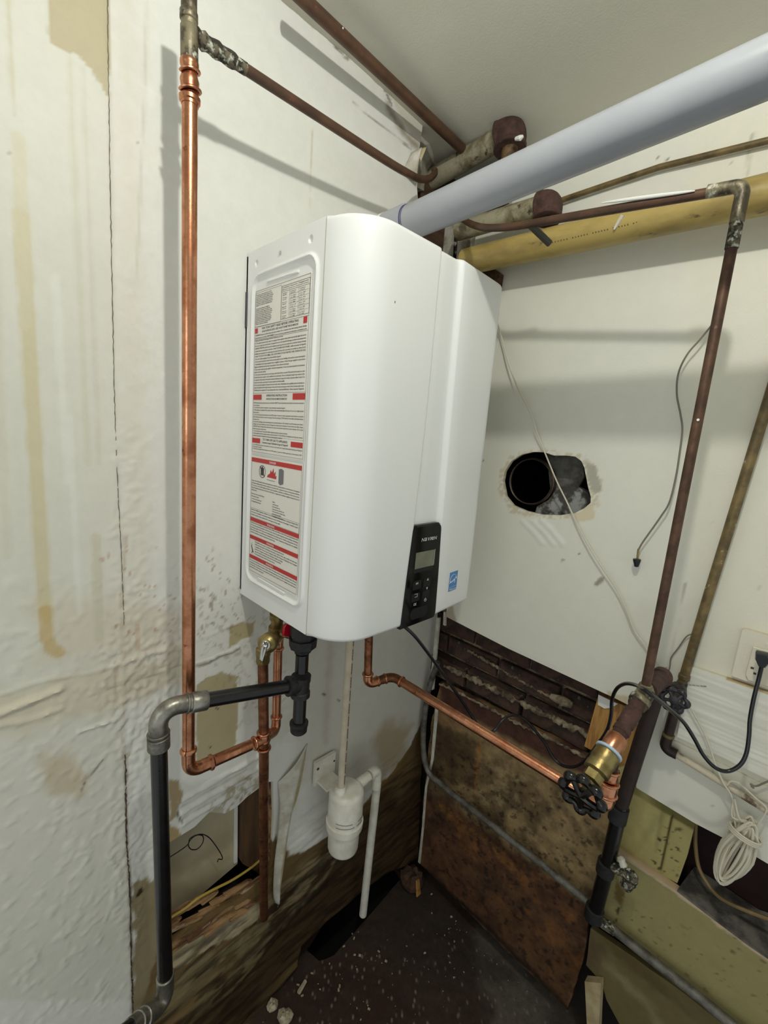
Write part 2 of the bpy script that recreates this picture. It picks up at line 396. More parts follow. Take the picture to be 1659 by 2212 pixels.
# ---- left wall
def ppA(q): return PA.uv(q)
top = 1.16
Louter = [(-2.6, -1.30), (-.62,-1.30), ppA((530,2235)), ppA((560,2188)), ppA((600,2140)), ppA((642,2088)), ppA((652,2046)), ppA((705,1992)), ppA((770,1935)), ppA((832,1886)), ppA((880,1868)), ppA((903,1850)),
          ppA((908,1700)), ppA((915,1600)), ppA((930,1500)), ppA((941,1420)), ppA((945,1330)), (.17,.1), (.02,.75), (-.045,.93), ppA((900,402)), ppA((902,370)), ppA((899,345)), ppA((906,318)), (-.06, top), (-2.6, top)]
Lhole = [(362,1822),(420,1786),(452,1754),(486,1757),(512,1742),(533,1722),(560,1702),(576,1690),(590,1688),(592,1760),(588,1850),(583,1900),(560,1906),(532,1932),(500,1950),(470,1962),(452,1975),(436,1990),(410,2000),(396,2014),(368,2036),(366,1990),(364,1900)]
WHITE = (226,226,220); TAN = (188,178,146); OFF = (214,210,192)
def drip(pts, w_, c=(206,202,184), op=.6, **k): return dict(k='line', p=pts, w=w_, c=c, op=op, soft=.006, na=.003, nf=40, **k)
AL = [
 # broad tonal areas
 dict(k='poly', p=[(-500,-100),(236,-100),(262,1400),(285,2160),(-500,2160)], c=(216,215,204), soft=.01, na=.004, op=.9),
 dict(k='poly', p=[(236,-60),(300,-60),(330,1400),(330,1500),(262,1500)], c=(220,217,206), soft=.05, na=.02),
 dict(k='poly', p=[(-500,1500),(0,1490),(150,1450),(300,1420),(392,1400),(392,1480),(300,1510),(150,1560),(0,1600),(-500,1650)], c=(208,200,178), soft=.04, na=.03, nf=20, op=.8),
 dict(k='poly', p=[(60,1290),(240,1290),(390,1330),(392,1420),(230,1440),(60,1440)], c=(208,196,172), soft=.05, na=.04, nf=18, op=.45),
 # torn paper / bare spots
 dict(k='poly', p=[(100,-60),(236,-60),(236,215),(216,180),(196,150),(170,122),(140,108),(112,92),(98,60),(106,20)], c=(190,180,150), soft=.002, na=.006, nf=50, h=-.0008),
 dict(k='poly', p=[(425,1478),(450,1462),(480,1452),(512,1462),(516,1500),(514,1560),(508,1600),(505,1630),(470,1650),(425,1668)], c=(176,166,132), soft=.003, na=.006, h=-.001),
 dict(k='poly', p=[(497,1353),(522,1343),(545,1346),(552,1340),(545,1372),(520,1384),(494,1400)], c=(186,174,136), soft=.003, na=.004, h=-.001),
 dict(k='poly', p=[(362,1680),(385,1686),(392,1720),(380,1760),(366,1775)], c=(170,152,118), soft=.006, na=.008),
 dict(k='poly', p=[(88,1625),(150,1620),(185,1680),(170,1720),(110,1716),(90,1670)], c=(196,178,148), soft=.03, na=.02, nf=30, op=.7),
 # stains running down
 drip([(46,470),(52,560),(60,700),(72,900),(84,1100),(92,1250),(100,1330)], .020, (206,196,160), .8),
 drip([(40,300),(44,420),(52,560),(56,700)], .016, (212,206,180), .7),
 drip([(98,1320),(102,1380),(110,1402),(128,1412)], .018, (196,172,118), .8),
 drip([(16,-20),(24,150),(30,250)], .005, (200,196,168), .7), drip([(150,130),(158,320),(168,520),(176,700),(190,1000)], .008, (206,204,184), .6),
 drip([(178,150),(186,340),(196,560),(206,800),(214,1000)], .006, (204,200,182), .5), drip([(120,600),(132,820),(146,1040)], .010, (226,227,220), .7),
 drip([(208,1160),(214,1380)], .014, (200,196,170), .6), drip([(-10,560),(0,900),(16,1200)], .012, (208,206,190), .6), drip([(150,900),(164,1200),(172,1320)], .01, (228,228,222), .6),
 drip([(316,0),(312,200),(306,330),(300,500),(292,640)], .002, (196,194,178), .7), drip([(272,1160),(262,1300),(268,1500),(262,1600)], .003, (186,166,140), .6),
 drip([(250,1440),(247,1500)], .004, (176,150,120), .6), drip([(296,1350),(298,1400)], .006, (190,150,112), .7),
 # lumpy stretch beside the taped joint
 dict(k='poly', p=[(236,900),(300,900),(330,1300),(392,1300),(392,1500),(300,1680),(300,1900),(262,1900),(240,1300)], soft=.03, na=.02, nf=20, mod=(150,.5,.62), h=.0016),
 dict(k='poly', p=[(236,1900),(250,1500),(300,1500),(345,1560),(330,1900),(300,2100),(290,2100)], soft=.03, na=.02, nf=20, mod=(110,.46,.6), h=.0018),
 dict(k='poly', p=[(200,1380),(392,1360),(392,1540),(300,1600),(200,1580)], soft=.03, na=.02, nf=20, mod=(120,.5,.6), h=.002),
 dict(k='poly', p=[(-100,1620),(262,1600),(285,2180),(-100,2240)], soft=.05, na=.02, nf=20, mod=(70,.60,.66), h=.0016),
 dict(k='poly', p=[(-100,1250),(392,1250),(392,1620),(-100,1640)], soft=.05, na=.02, nf=20, mod=(90,.60,.66), h=.0014),
 dict(k='poly', p=[(245,0),(380,0),(392,1300),(262,1300)], soft=.03, na=.02, nf=20, mod=(130,.66,.70), h=.0010),
 *[dict(k='line', p=[(a,b),(a+c,b+d),(a+c*1.6,b+d*2.2)], w=.003, soft=.004, na=.002, h=.0024) for a,b,c,d in [(60,2070,14,-6),(70,2050,10,12),(150,1900,30,-30),(230,1840,20,30),(225,1990,16,-40),(255,1760,-8,24),(250,1440,20,-8),(330,1440,18,-10),(20,1780,18,-8),(130,2010,12,16),(205,1640,-20,22),(300,1600,8,30)]],
 # hairline joint, wrinkles, folds of loose tape
 
 dict(k='line', p=[(271,1630),(273,1800),(280,1920),(284,2080),(287,2170),(288,2240)], w=.004, c=(128,112,88), op=.7, soft=.004, na=.002, nf=60, h=-.002),
 dict(k='line', p=[(-60,1560),(0,1540),(50,1520),(110,1496),(130,1488)], w=.010, soft=.012, na=.003, h=.007),
 dict(k='line', p=[(-60,1590),(0,1566),(60,1556),(130,1530)], w=.006, soft=.01, na=.003, h=.004),
 dict(k='line', p=[(0,1500),(90,1470),(180,1455),(240,1440),(300,1418),(392,1398)], w=.004, soft=.006, na=.003, h=.0028),
 dict(k='line', p=[(240,1437),(300,1416),(345,1404),(392,1392)], w=.003, soft=.004, na=.002, h=.0025),
 dict(k='line', p=[(215,1490),(280,1476),(330,1458),(392,1436)], w=.003, c=(150,140,120), op=.6, soft=.003, na=.002, h=-.001),
 dict(k='line', p=[(170,1580),(230,1560),(262,1545)], w=.004, soft=.006, na=.003, h=.003), dict(k='line', p=[(300,1555),(330,1540),(350,1525)], w=.004, soft=.006, na=.003, h=.003),
 dict(k='line', p=[(176,1706),(185,1685),(205,1662),(222,1640)], w=.003, c=(120,104,84), soft=.003, na=.002),
 dict(k='line', p=[(424,1436),(450,1429),(470,1418),(500,1407),(515,1400)], w=.005, c=(150,148,140), soft=.003, na=.001, h=.004),
 dict(k='line', p=[(424,1382),(460,1370),(494,1352),(520,1345)], w=.003, soft=.003, na=.001, h=.002),
 dict(k='line', p=[(268,1610),(262,1622),(262,1635),(272,1640),(280,1628),(282,1605)], w=.003, c=(190,178,150), soft=.003, na=.001, h=.0015),
 # sagging paper folds above the hole
 *[dict(k='line', p=[(392+d*.1,1728+d),(440,1700+d),(490,1672+d),(530,1650+d),(572,1624+d)], w=.009, soft=.012, na=.004, h=.006) for d in (0,26,50)],
 *[dict(k='line', p=[(392+d*.1,1742+d),(440,1714+d),(490,1686+d),(530,1664+d)], w=.004, c=(170,166,152), op=.7, soft=.008, na=.003) for d in (0,26)],
 dict(k='line', p=[(388,1725),(384,1760),(392,1775)], w=.003, c=(120,110,92), soft=.003, na=.002, h=-.002),
 dict(k='poly', p=[(362,1780),(382,1788),(394,1808),(440,1788),(440,1800),(362,1828)], c=(176,154,112), soft=.004, na=.006),
 dict(k='poly', p=[(450,1752),(490,1700),(570,1650),(570,1700),(540,1726),(490,1764)], c=(168,156,128), soft=.02, na=.02, nf=40, mod=(90,.5,.6), op=.8),
 dict(k='poly', p=[(560,1640),(650,1560),(560,1500)], c=(196,192,180), soft=.04, na=.03, op=.5),
 # brown speckles
 dict(k='poly', p=[(424,1190),(470,1180),(500,1240),(520,1360),(460,1370),(424,1390)], c=(120,96,64), soft=.03, na=.03, mod=(170,.68,.73), st=(1,.5), op=.6),
 dict(k='poly', p=[(225,1180),(380,1180),(392,1400),(225,1440)], c=(168,118,72), soft=.03, na=.03, mod=(120,.70,.76), st=(1,.6), op=.6),
 dict(k='poly', p=[(424,1280),(560,1270),(620,1400),(640,1500),(520,1560),(424,1500)], c=(140,122,92), soft=.05, na=.04, nf=20, mod=(90,.60,.72), op=.4),
 dict(k='poly', p=[(600,1280),(950,1280),(900,1700),(640,1700)], c=(206,203,192), soft=.05, na=.03, nf=20, op=.8),
 dict(k='line', p=[(716,1380),(706,1500),(704,1600)], w=.02, c=(176,160,150), op=.5, soft=.03, na=.01),
 # crack near the ceiling
 dict(k='poly', p=[(560,-80),(613,0),(700,68),(760,120),(838,203),(872,262),(902,318),(980,300),(900,100),(700,-100)], c=(214,210,198), soft=.003, na=.004),
 dict(k='line', p=[(596,-14),(650,34),(686,66),(710,76),(722,96),(745,122),(772,134),(806,168),(834,200),(846,226)], w=.004, c=(104,96,82), soft=.004, na=.006, nf=50, op=.8, h=-.001),
 dict(k='line', p=[(838,232),(856,262),(880,296),(902,318)], w=.016, c=(132,118,92), soft=.02, na=.006, op=.8),
 dict(k='line', p=[(762,220),(800,252),(840,284),(888,322)], w=.0035, c=(134,128,112), soft=.004, na=.003, op=.8, h=-.001),
 dict(k='line', p=[(675,270),(672,400),(668,520)], w=.003, c=(206,200,180), soft=.003, na=.002),
 # damp, rot and grime along the bottom
 dict(k='poly', p=[(286,1905),(318,1898),(372,1900),(372,2240),(288,2240)], c=(150,138,108), soft=.008, na=.01),
 dict(k='poly', p=[(940,1400),(936,1460),(920,1530),(908,1568),(880,1620),(862,1648),(846,1672),(822,1690),(800,1720),(770,1760),(716,1800),(660,1838),(624,1850),(596,1800),(570,1860),(520,1900),(450,1940),(366,1990),(300,2180),(290,2260),(500,2400),(1000,1950),(960,1400)], c=(112,92,60), soft=.008, na=.012, nf=26),
 dict(k='poly', p=[(900,1560),(860,1650),(822,1690),(800,1600),(830,1560)], c=(150,120,52), soft=.06, na=.03, nf=20, op=.55),
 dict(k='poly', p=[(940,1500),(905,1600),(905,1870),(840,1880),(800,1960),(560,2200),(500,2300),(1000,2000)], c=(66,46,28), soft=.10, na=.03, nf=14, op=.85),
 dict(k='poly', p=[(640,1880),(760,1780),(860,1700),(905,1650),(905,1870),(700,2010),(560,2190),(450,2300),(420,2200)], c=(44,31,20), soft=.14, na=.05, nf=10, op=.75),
 dict(k='poly', p=[(366,2050),(470,2000),(560,1940),(680,1850),(760,1800),(700,1900),(560,2040),(440,2130),(366,2180)], c=(140,126,96), soft=.05, na=.05, nf=16, st=(.5,2), mod=(26,.42,.6), op=.85),
 dict(k='line', p=[(430,2180),(520,2090),(620,1990),(700,1900),(740,1830)], w=.012, c=(150,138,108), soft=.02, na=.008, op=.6),
 dict(k='line', p=[(560,2060),(620,1990),(700,1910)], w=.03, c=(34,26,18), soft=.03, na=.02, op=.8),
 dict(k='line', p=[(584,2010),(600,1960),(660,1900),(740,1840)], w=.02, c=(40,32,22), soft=.03, na=.02, op=.7),
 dict(k='line', p=[(470,2120),(520,2110),(500,2180),(450,2212)], w=.02, c=(60,44,28), soft=.03, na=.02, op=.7),
 dict(k='poly', p=[(366,2040),(430,2010),(500,1975),(560,1950),(560,1990),(470,2040),(366,2100)], c=(178,164,134), soft=.006, na=.012, h=.001),
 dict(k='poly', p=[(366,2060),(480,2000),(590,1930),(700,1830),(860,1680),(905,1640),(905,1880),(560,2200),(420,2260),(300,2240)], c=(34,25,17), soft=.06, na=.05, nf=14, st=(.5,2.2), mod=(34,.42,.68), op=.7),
 dict(k='poly', p=[(380,2090),(470,2040),(560,1990),(600,2040),(520,2130),(420,2190),(300,2220),(292,2160)], c=(124,112,80), soft=.05, na=.05, nf=12, st=(.5,2), mod=(30,.45,.6), op=.7),
 dict(k='line', p=[(298,1932),(304,1922)], w=.01, c=(60,44,24), soft=.003, na=.002),
]
for (x_, y_, r_) in [(470,1531,2),(455,1614,2.4),(700,1500,3),(732,1513,3),(671,2,2),(460,1346,2.5),(18,328,4),(297,310,2),(790,597,2)]:
    AL.append(dict(k='line', p=[(x_-r_, y_-r_*.5), (x_+r_, y_+r_*.5)], w=.003, c=(60,46,34), soft=.002, na=.001))
def reliefA(U, V):
    h = (fbm(U*3, V*3, 5, 3)-.5)*.004
    left = smooth((-.755-U)/.004); h += left*.0012
    h += smooth((.02-np.abs(U+.66))/.02)*0
    low = smooth((-.55-V)/.25)*smooth((U+.72)/.05); h += low*((fbm(U*9, V*34, 7, 4)-.5)*.012)
    return h
lw = sheet('wall_left', PA, Louter, [Lhole], res=.0042, base=WHITE, layers=AL, mat_=WALLM, kind='structure', rough=None, relief=reliefA, px=False)
ROOT['wall_left'] = np.zeros(3)
# dark plane added behind the left wall to block world light
def part(name, g_, m_, parent, **k): return mk(name, g_, m_, parent, **k)
g = G().box((-1.0,.30,-.3), (3.4,.02,3.2)); part('cavity_light_block', g, DARK, lw, smooth=False)
# cavity: pale sheet seen inside, stud, rotten sill
def quadY(y, pts, t=.01):
    g_ = G(); g_.prism([hit(q[0], q[1], 1, y) for q in pts], (0, t, 0)); return g_
part('inner_panel', quadY(.075, [(330,1700),(514,1700),(513,1866),(360,1996),(330,1996)]), mat('inner_panel_paint', (190,180,152), .6, 0, (172,160,130), 8), lw, smooth=False)
part('panel_edge_trim', quadY(.068, [(508,1700),(514,1700),(513,1862),(506,1866)], .006), WHT, lw, smooth=False)
part('stud', quadY(.05, [(524,1660),(585,1640),(585,1905),(548,1880),(524,1866)], .05), STUDM, lw, smooth=False)
part('stud', quadY(.012, [(592,1690),(604,1672),(600,1850),(588,1925),(584,1925),(586,1800)], .03), ROT, lw, smooth=False)
# rotten sill: split, splintered timber
rnd = random.Random(4)
for k_, (a_, b_, yy, n_) in enumerate([((360,2044),(566,1926),.006,9), ((362,2026),(560,1908),.020,8), ((372,2052),(540,1950),-.001,7), ((392,1996),(470,1948),.034,4)]):
    P0 = A(*a_); P1 = A(*b_); ux = unit(P1-P0)
    for i in range(n_):
        t_ = (i+.5)/n_+rnd.uniform(-.04,.04); q = between(P0, P1, t_); q[1] = yy+rnd.uniform(-.004,.004); q[2] += rnd.uniform(-.007,.007)
        L_ = rnd.uniform(.03,.07); a = rnd.uniform(-.18,.18); hh = rnd.uniform(.007,.014)
        u_ = unit(ux+np.array([0,rnd.uniform(-.1,.1),a])); v_ = unit(np.cross(u_, [0,1,0]))
        e = hh*rnd.uniform(.15,.6)
        part('wood_splinter', G().prism([q-u_*L_*.5-v_*hh*.5, q+u_*L_*.45-v_*hh*.5, q+u_*L_*.62-v_*e*.2, q+u_*L_*.4+v_*hh*.5, q-u_*L_*.3+v_*hh*.45, q-u_*L_*.58+v_*e], (0,-rnd.uniform(.006,.014),0), .12), ROT, lw, smooth=False)
part('cavity_shelf', G().box((-.56,.10,-.935), (.36,.16,.02)), DARK, lw, smooth=False)
g = G(); rnd = random.Random(5); pts = spline([A(x, y, .0016) for x, y in [(232,-30),(235,210),(240,500),(246,800),(252,1000),(262,1200),(268,1350)]], 30)
pts = [p_+np.array([rnd.uniform(-.0005,.0005),0,0]) for p_ in pts]; g.tube(pts, [rnd.uniform(.0004,.0009) for _ in pts], 5); part('joint_crack', g, mat('crack_line', (112,106,92), .8), lw)
g = G(); pts = spline([A(x, y, .0028) for x, y in [(271,1630),(273,1800),(280,1920),(284,2080),(287,2170),(288,2240)]], 30); pts = [p_+np.array([rnd.uniform(-.001,.001),0,0]) for p_ in pts]; g.tube(pts, [rnd.uniform(.0006,.0020) for _ in pts], 5); part('joint_crack', g, mat('crack_dark', (70,54,38), .8), lw)
# loose flap of paper beside the hole and torn triangle
def flap(name, pts, m_, curl=.02, parent=lw, n=10, seed=0):
    """pts: two px polylines (left edge, right edge) with offsets"""
    Lp, Rp = pts; g_ = G(); v = []; f = []; k = len(Lp)
    Ls = spline([A(x, y, o) for x, y, o in Lp], 5); Rs = spline([A(x, y, o) for x, y, o in Rp], 5); k = len(Ls)
    r2 = random.Random(seed)
    for i in range(k):
        for j in range(n+1):
            t = j/n; p_ = between(Ls[i], Rs[i], t); p_[1] -= curl*math.sin(math.pi*t)+r2.uniform(0,.0008); v.append(p_)
    for i in range(k-1):
        for j in range(n): f.append((i*(n+1)+j, (i+1)*(n+1)+j, (i+1)*(n+1)+j+1, i*(n+1)+j+1))
    g_.add(v, f); o_ = mk(name, g_, m_, parent); md = o_.modifiers.new('s', 'SOLIDIFY'); md.thickness = .0012; return o_
flap('torn_paper', ([(600,1690,.002),(604,1740,.008),(600,1800,.012),(592,1870,.016),(590,1930,.014),(594,1950,.012)], [(664,1606,.001),(654,1650,.012),(640,1710,.016),(626,1780,.020),(610,1870,.020),(604,1945,.012)]), WPAP, .010, seed=1)
part('torn_edge', patchgeo(PA, [(662,1607),(659,1640),(650,1690),(640,1730),(628,1760),(600,1960),(622,1740),(640,1660)], .002, .001), TANP, lw)
flap('torn_paper', ([(888,330,.001),(878,352,.002),(868,372,.002)], [(911,318,.03),(905,350,.022),(899,400,.006)]), WPAP, .006, seed=3)
flap('torn_paper', ([(904,322,.012),(903,340,.02)], [(921,318,.03),(909,350,.026)]), TANP, .003, seed=4)

# ---- right wall: upper sheet with the flue hole
def uvB(q): return PB.uv(q)
Bouter = [uvB((963,1332)), uvB((1100,1402)), uvB((1240,1467)), uvB((1330,1509)), uvB((1375,1532)), (-.675,-.36), uvB((1372,1700)), uvB((1500,1778)), uvB((1576,1817)), uvB((1659,1866)), (-1.25,-.41), (-2.2,-.41), (-2.2,1.16), (.0,1.16), uvB((1075,330)), uvB((1100,440)), uvB((1040,470)),
          uvB((1030,500)), uvB((1022,540)), uvB((1024,600)), uvB((1000,1000))]
Bhole = [(1086,1040),(1090,1018),(1104,996),(1126,982),(1152,976),(1176,977),(1196,984),(1222,984),(1242,986),(1256,996),(1262,1010),(1266,1030),(1270,1052),(1276,1072),(1276,1086),(1262,1098),(1240,1109),(1210,1113),(1172,1112),(1136,1104),(1108,1092),(1092,1072)]
BLy = [
 dict(k='poly', p=[(1470,600),(1500,1300),(1480,1400),(1440,1470),(1470,1640),(2000,1900),(2200,300),(1500,200)], c=(226,223,206), soft=.06, na=.02, op=.7),
 dict(k='line', p=[(1480,1260),(1468,1340),(1452,1400),(1440,1460)], w=.003, c=(180,176,160), soft=.004, na=.001, h=-.001),
 dict(k='poly', p=[(1078,1020),(1100,985),(1150,968),(1200,976),(1262,980),(1290,1010),(1300,1050),(1290,1095),(1240,1122),(1170,1124),(1100,1106),(1076,1060)], c=(206,196,172), soft=.006, na=.01, nf=90, mod=(160,.40,.55), h=-.0006),
 dict(k='poly', p=[(1262,1000),(1285,1008),(1296,1040),(1298,1060),(1284,1068),(1272,1050)], c=(176,174,160), soft=.003, na=.004, h=-.001),
 dict(k='poly', p=[(1236,1112),(1282,1092),(1284,1120),(1250,1128)], c=(214,204,176), soft=.003, na=.004),
 *[dict(k='line', p=[(1150+a,1125),(1175+a,1150),(1195+a,1175)], w=.012, c=(226,226,218), soft=.004, na=.003, h=.002) for a in (0,20,-22)],
 dict(k='line', p=[(1288,1262),(1300,1252)], w=.010, c=(126,122,108), soft=.006, na=.004, op=.8),
 dict(k='poly', p=[(960,1330),(975,1300),(985,1340),(980,1355)], c=(150,120,84), soft=.01, na=.004, op=.6),
 dict(k='poly', p=[(1310,1492),(1360,1508),(1380,1520),(1370,1540),(1320,1520)], c=(196,180,144), soft=.006, na=.006, op=.8),
 dict(k='line', p=[(1100,1400),(1200,1442)], w=.004, c=(200,198,186), soft=.01, na=.002, op=.4),
 dict(k='line', p=[(1626,290),(1618,330),(1613,380)], w=.004, c=(160,158,142), soft=.006, na=.004, op=.7),
 dict(k='poly', p=[(1350,1290),(1500,1300),(1480,1440),(1390,1500)], c=(216,214,202), soft=.05, na=.02, op=.6),
 dict(k='line', p=[(1560,1560),(1600,1582)], w=.004, c=(196,190,172), soft=.004, na=.001, op=.4),
]
for (x_, y_) in [(1580,353),(1420,340),(1440,345),(1412,300),(1043,996),(1215,1210),(1253,1196),(1437,1445),(1540,1130),(1536,1740),(1640,1270)]:
    BLy.append(dict(k='line', p=[(x_-2, y_+1), (x_+2, y_-1)], w=.003, c=(84,76,60), soft=.002, na=.001, op=.8))
rw = sheet('wall_right', PB, Bouter, [Bhole], res=.005, base=(224,223,212), layers=BLy, mat_=WALLM2, kind='structure', relief=lambda U, V: (fbm(U*3, V*3, 9, 3)-.5)*.003, px=False, seed=2)
ROOT['wall_right'] = np.zeros(3)
part('cavity_light_block', G().box((.44,-1.0,-.1), (.02,2.6,2.6)), DARK, rw, smooth=False)  # dark plane added behind the right wall to keep world light out
# proud rough-sawn boards at the lower right
def boardB(name, pts, off, t, m_=None, base=(224,223,212), res=.005, layers=(), relief=None, seed=1, parent=rw, rough=None, **k):
    pl = Plane('B', XB-off); return sheet(name, pl, pts, res=res, base=base, layers=layers, mat_=m_ or WALLM2, thick=t, parent=parent, relief=relief, seed=seed, rough=rough, **k)
grain = lambda U, V: (fbm(U*4, V*110, 3, 2)-.5)*.0034
boardB('rough_sawn_board', [(1492,1440),(1570,1466),(1659,1496),(1800,1545),(1800,1745),(1659,1685),(1560,1636),(1462,1592)], .012, .012, relief=grain, res=.0024, base=(226,225,214),
       layers=[dict(k='line', p=[(1571,1467),(1610,1480),(1670,1502)], w=.004, c=(186,160,116), soft=.003, na=.001), dict(k='line', p=[(1490,1480),(1524,1483)], w=.002, c=(70,60,44), soft=.002, na=.001)])
boardB('outlet_box_board', [(1604,1358),(1659,1374),(1800,1410),(1800,1530),(1659,1488),(1580,1460)], .014, .014, base=(224,219,202), res=.005)
boardB('baseboard_strip', [(1452,1598),(1560,1650),(1659,1700),(1800,1762),(1800,1800),(1659,1735),(1560,1684),(1448,1626)], .004, .006, base=(206,204,190), res=.006)

# ---- behind and below the sheet: bricks, each its own piece
bx0 = .205; rb = random.Random(11)
def brickmesh():
    g_ = G(); L_, T_, H_ = .19, .06, .060; b_ = .004
    for s_, e_ in ((0, b_),): pass
    v = []; 
    for (x_, ins_) in ((0., b_), (b_, 0.), (T_, 0.)):
        for (yy, zz) in ((-1,-1),(1,-1),(1,1),(-1,1)): v.append((x_, yy*(L_/2-ins_), zz*(H_/2-ins_)))
    f = [(0,3,2,1)]
    for k in (0, 1):
        for i in range(4): j = (i+1) % 4; f.append((k*4+i, k*4+j, (k+1)*4+j, (k+1)*4+i))
    g_.add(v, f); return g_
first = None
gm = G()
for row, (zc, xx) in enumerate([(-.185,.236),(-.256,.230),(-.327,.226),(-.398,.198)]):
    yy = .06 + (.1 if row % 2 else 0)
    while yy > -.62:
        if first is None:
            first = mk('brick', brickmesh(), BRICK, rw, smooth=False); o_ = first
        else:
            o_ = first.copy(); col.objects.link(o_)
        o_.location = (xx+rb.uniform(-.004,.006), yy+rb.uniform(-.003,.003), zc+rb.uniform(-.002,.002)); o_.rotation_euler = (rb.uniform(-.01,.01), 0, rb.uniform(-.02,.02))
        yy -= .2
# mortar bed behind the bricks plus crumbly ledges
gm.box((.262,-.27,-.30), (.04,.75,.34)); part('mortar', gm, MORT, rw, smooth=False)
def ledge(q0, q1, x_, r_, n=70, seed=0, m_=MORT, nm='mortar_ledge'):
    r3 = random.Random(seed); P0 = X(*q0, x_); P1 = X(*q1, x_); pts = []; rr = []
    for i in range(n+1):
        p_ = between(P0, P1, i/n); p_ += np.array([r3.uniform(-.5,.5), 0, r3.uniform(-.4,.4)])*r_; pts.append(p_); rr.append(r_*r3.uniform(.35,1.3))
    return part(nm, G().tube(pts, rr, 8), m_, rw, angle=30)
ledge((1010,1405),(1195,1510), .222, .005, seed=2)
ledge((960,1438),(1292,1598), .196, .0085, seed=3)
ledge((950,1476),(1304,1656), .176, .0055, seed=4)
part('mortar_lump', G().tube([X(1190,1504,.2), X(1215,1514,.2), X(1236,1524,.202)], [.008,.014,.009], 9), MORT, rw, angle=30)
# stained boards under the bricks
DL = [
 dict(k='poly', p=[(950,1470),(1310,1650),(1300,1690),(1180,1640),(1040,1570),(950,1530)], c=(74,46,36), soft=.02, na=.02, nf=16),
 dict(k='poly', p=[(930,1560),(1040,1570),(1180,1640),(1300,1700),(1330,1760),(1290,1960),(1100,1830),(930,1700)], c=(142,120,84), soft=.03, na=.03, nf=12),
 dict(k='poly', p=[(940,1560),(1030,1600),(1020,1700),(930,1680)], c=(92,74,48), soft=.03, na=.02),
 dict(k='line', p=[(1036,1600),(1030,1660),(1026,1700)], w=.008, c=(168,108,40), soft=.012, na=.006, op=.8),
 dict(k='poly', p=[(1050,1590),(1250,1690),(1290,1800),(1150,1770),(1050,1700)], c=(136,116,82), soft=.06, na=.05, nf=12, mod=(20,.4,.6), op=.6),
 dict(k='poly', p=[(915,1700),(1290,1970),(1225,2180),(905,1870)], c=(96,64,42), soft=.03, na=.02),
 dict(k='line', p=[(950,1740),(990,1780),(1040,1810),(1100,1870)], w=.03, c=(150,108,44), soft=.03, na=.02, mod=(70,.46,.6), op=.8),
 dict(k='poly', p=[(1000,1870),(1080,1890),(1240,2000),(1260,2080),(1225,2180),(1120,2070)], c=(104,74,50), soft=.05, na=.04, op=.7),
 dict(k='line', p=[(905,1868),(1060,2010),(1225,2178)], w=.02, c=(28,18,13), soft=.02, na=.01),
 dict(k='poly', p=[(930,1560),(1310,1700),(1330,1760),(1280,1990),(1225,2182),(905,1866)], c=(58,42,30), soft=.03, na=.02, mod=(16,.44,.66), op=.6),
 dict(k='poly', p=[(1040,1600),(1310,1720),(1290,1930),(1150,1830),(1040,1740)], c=(158,138,100), soft=.04, na=.03, mod=(42,.50,.70), op=.55),
 dict(k='poly', p=[(930,1600),(1310,1750),(1270,2000),(1225,2170),(920,1850)], c=(30,22,16), soft=.03, na=.02, mod=(70,.60,.70), op=.7),
 dict(k='poly', p=[(950,1740),(1290,1960),(1250,2120),(1100,1980)], c=(128,84,44), soft=.05, na=.04, mod=(30,.54,.70), op=.6),
 dict(k='line', p=[(905,1600),(900,1860)], w=.012, c=(186,166,140), soft=.004, na=.004, op=.7),
]
lp = boardB('stained_board', [(952,1472),(1100,1545),(1308,1652),(1322,1700),(1330,1760),(1300,1880),(1272,1990),(1262,2060),(1226,2182),(1170,2128),(1080,2040),(990,1948),(906,1866),(914,1740),(932,1560)], -.030, .012, DIRTM, (128,98,68), .0045, DL, lambda U, V: (fbm(U*8, V*8, 4, 4)-.5)*.006, 5, rough=(.02,.002))
part('board_edge_strip', G().prism([X(940,1530,.176),X(934,1600,.176),X(931,1640,.176),X(918,1700,.176),X(911,1790,.176),X(903,1862,.176),X(907,1866,.176),X(915,1790,.176),X(922,1700,.176),X(936,1640,.176),X(946,1530,.176)], (.01,0,0)), WPAP, rw, smooth=False)
part('corner_strip', G().prism([X(943,1335,.17),X(949,1335,.17),X(935,1490,.17),X(927,1492,.17)], (.008,0,0)), WPAP, rw, smooth=False)
part('corner_strip', G().prism([X(958,1322,.155),X(963,1322,.155),X(962,1352,.155),X(957,1350,.155)], (.006,0,0)), WPAP, rw, smooth=False)
part('corner_post', G().box((.24,.03,-.3), (.06,.03,2.9)), DARK, rw, smooth=False)
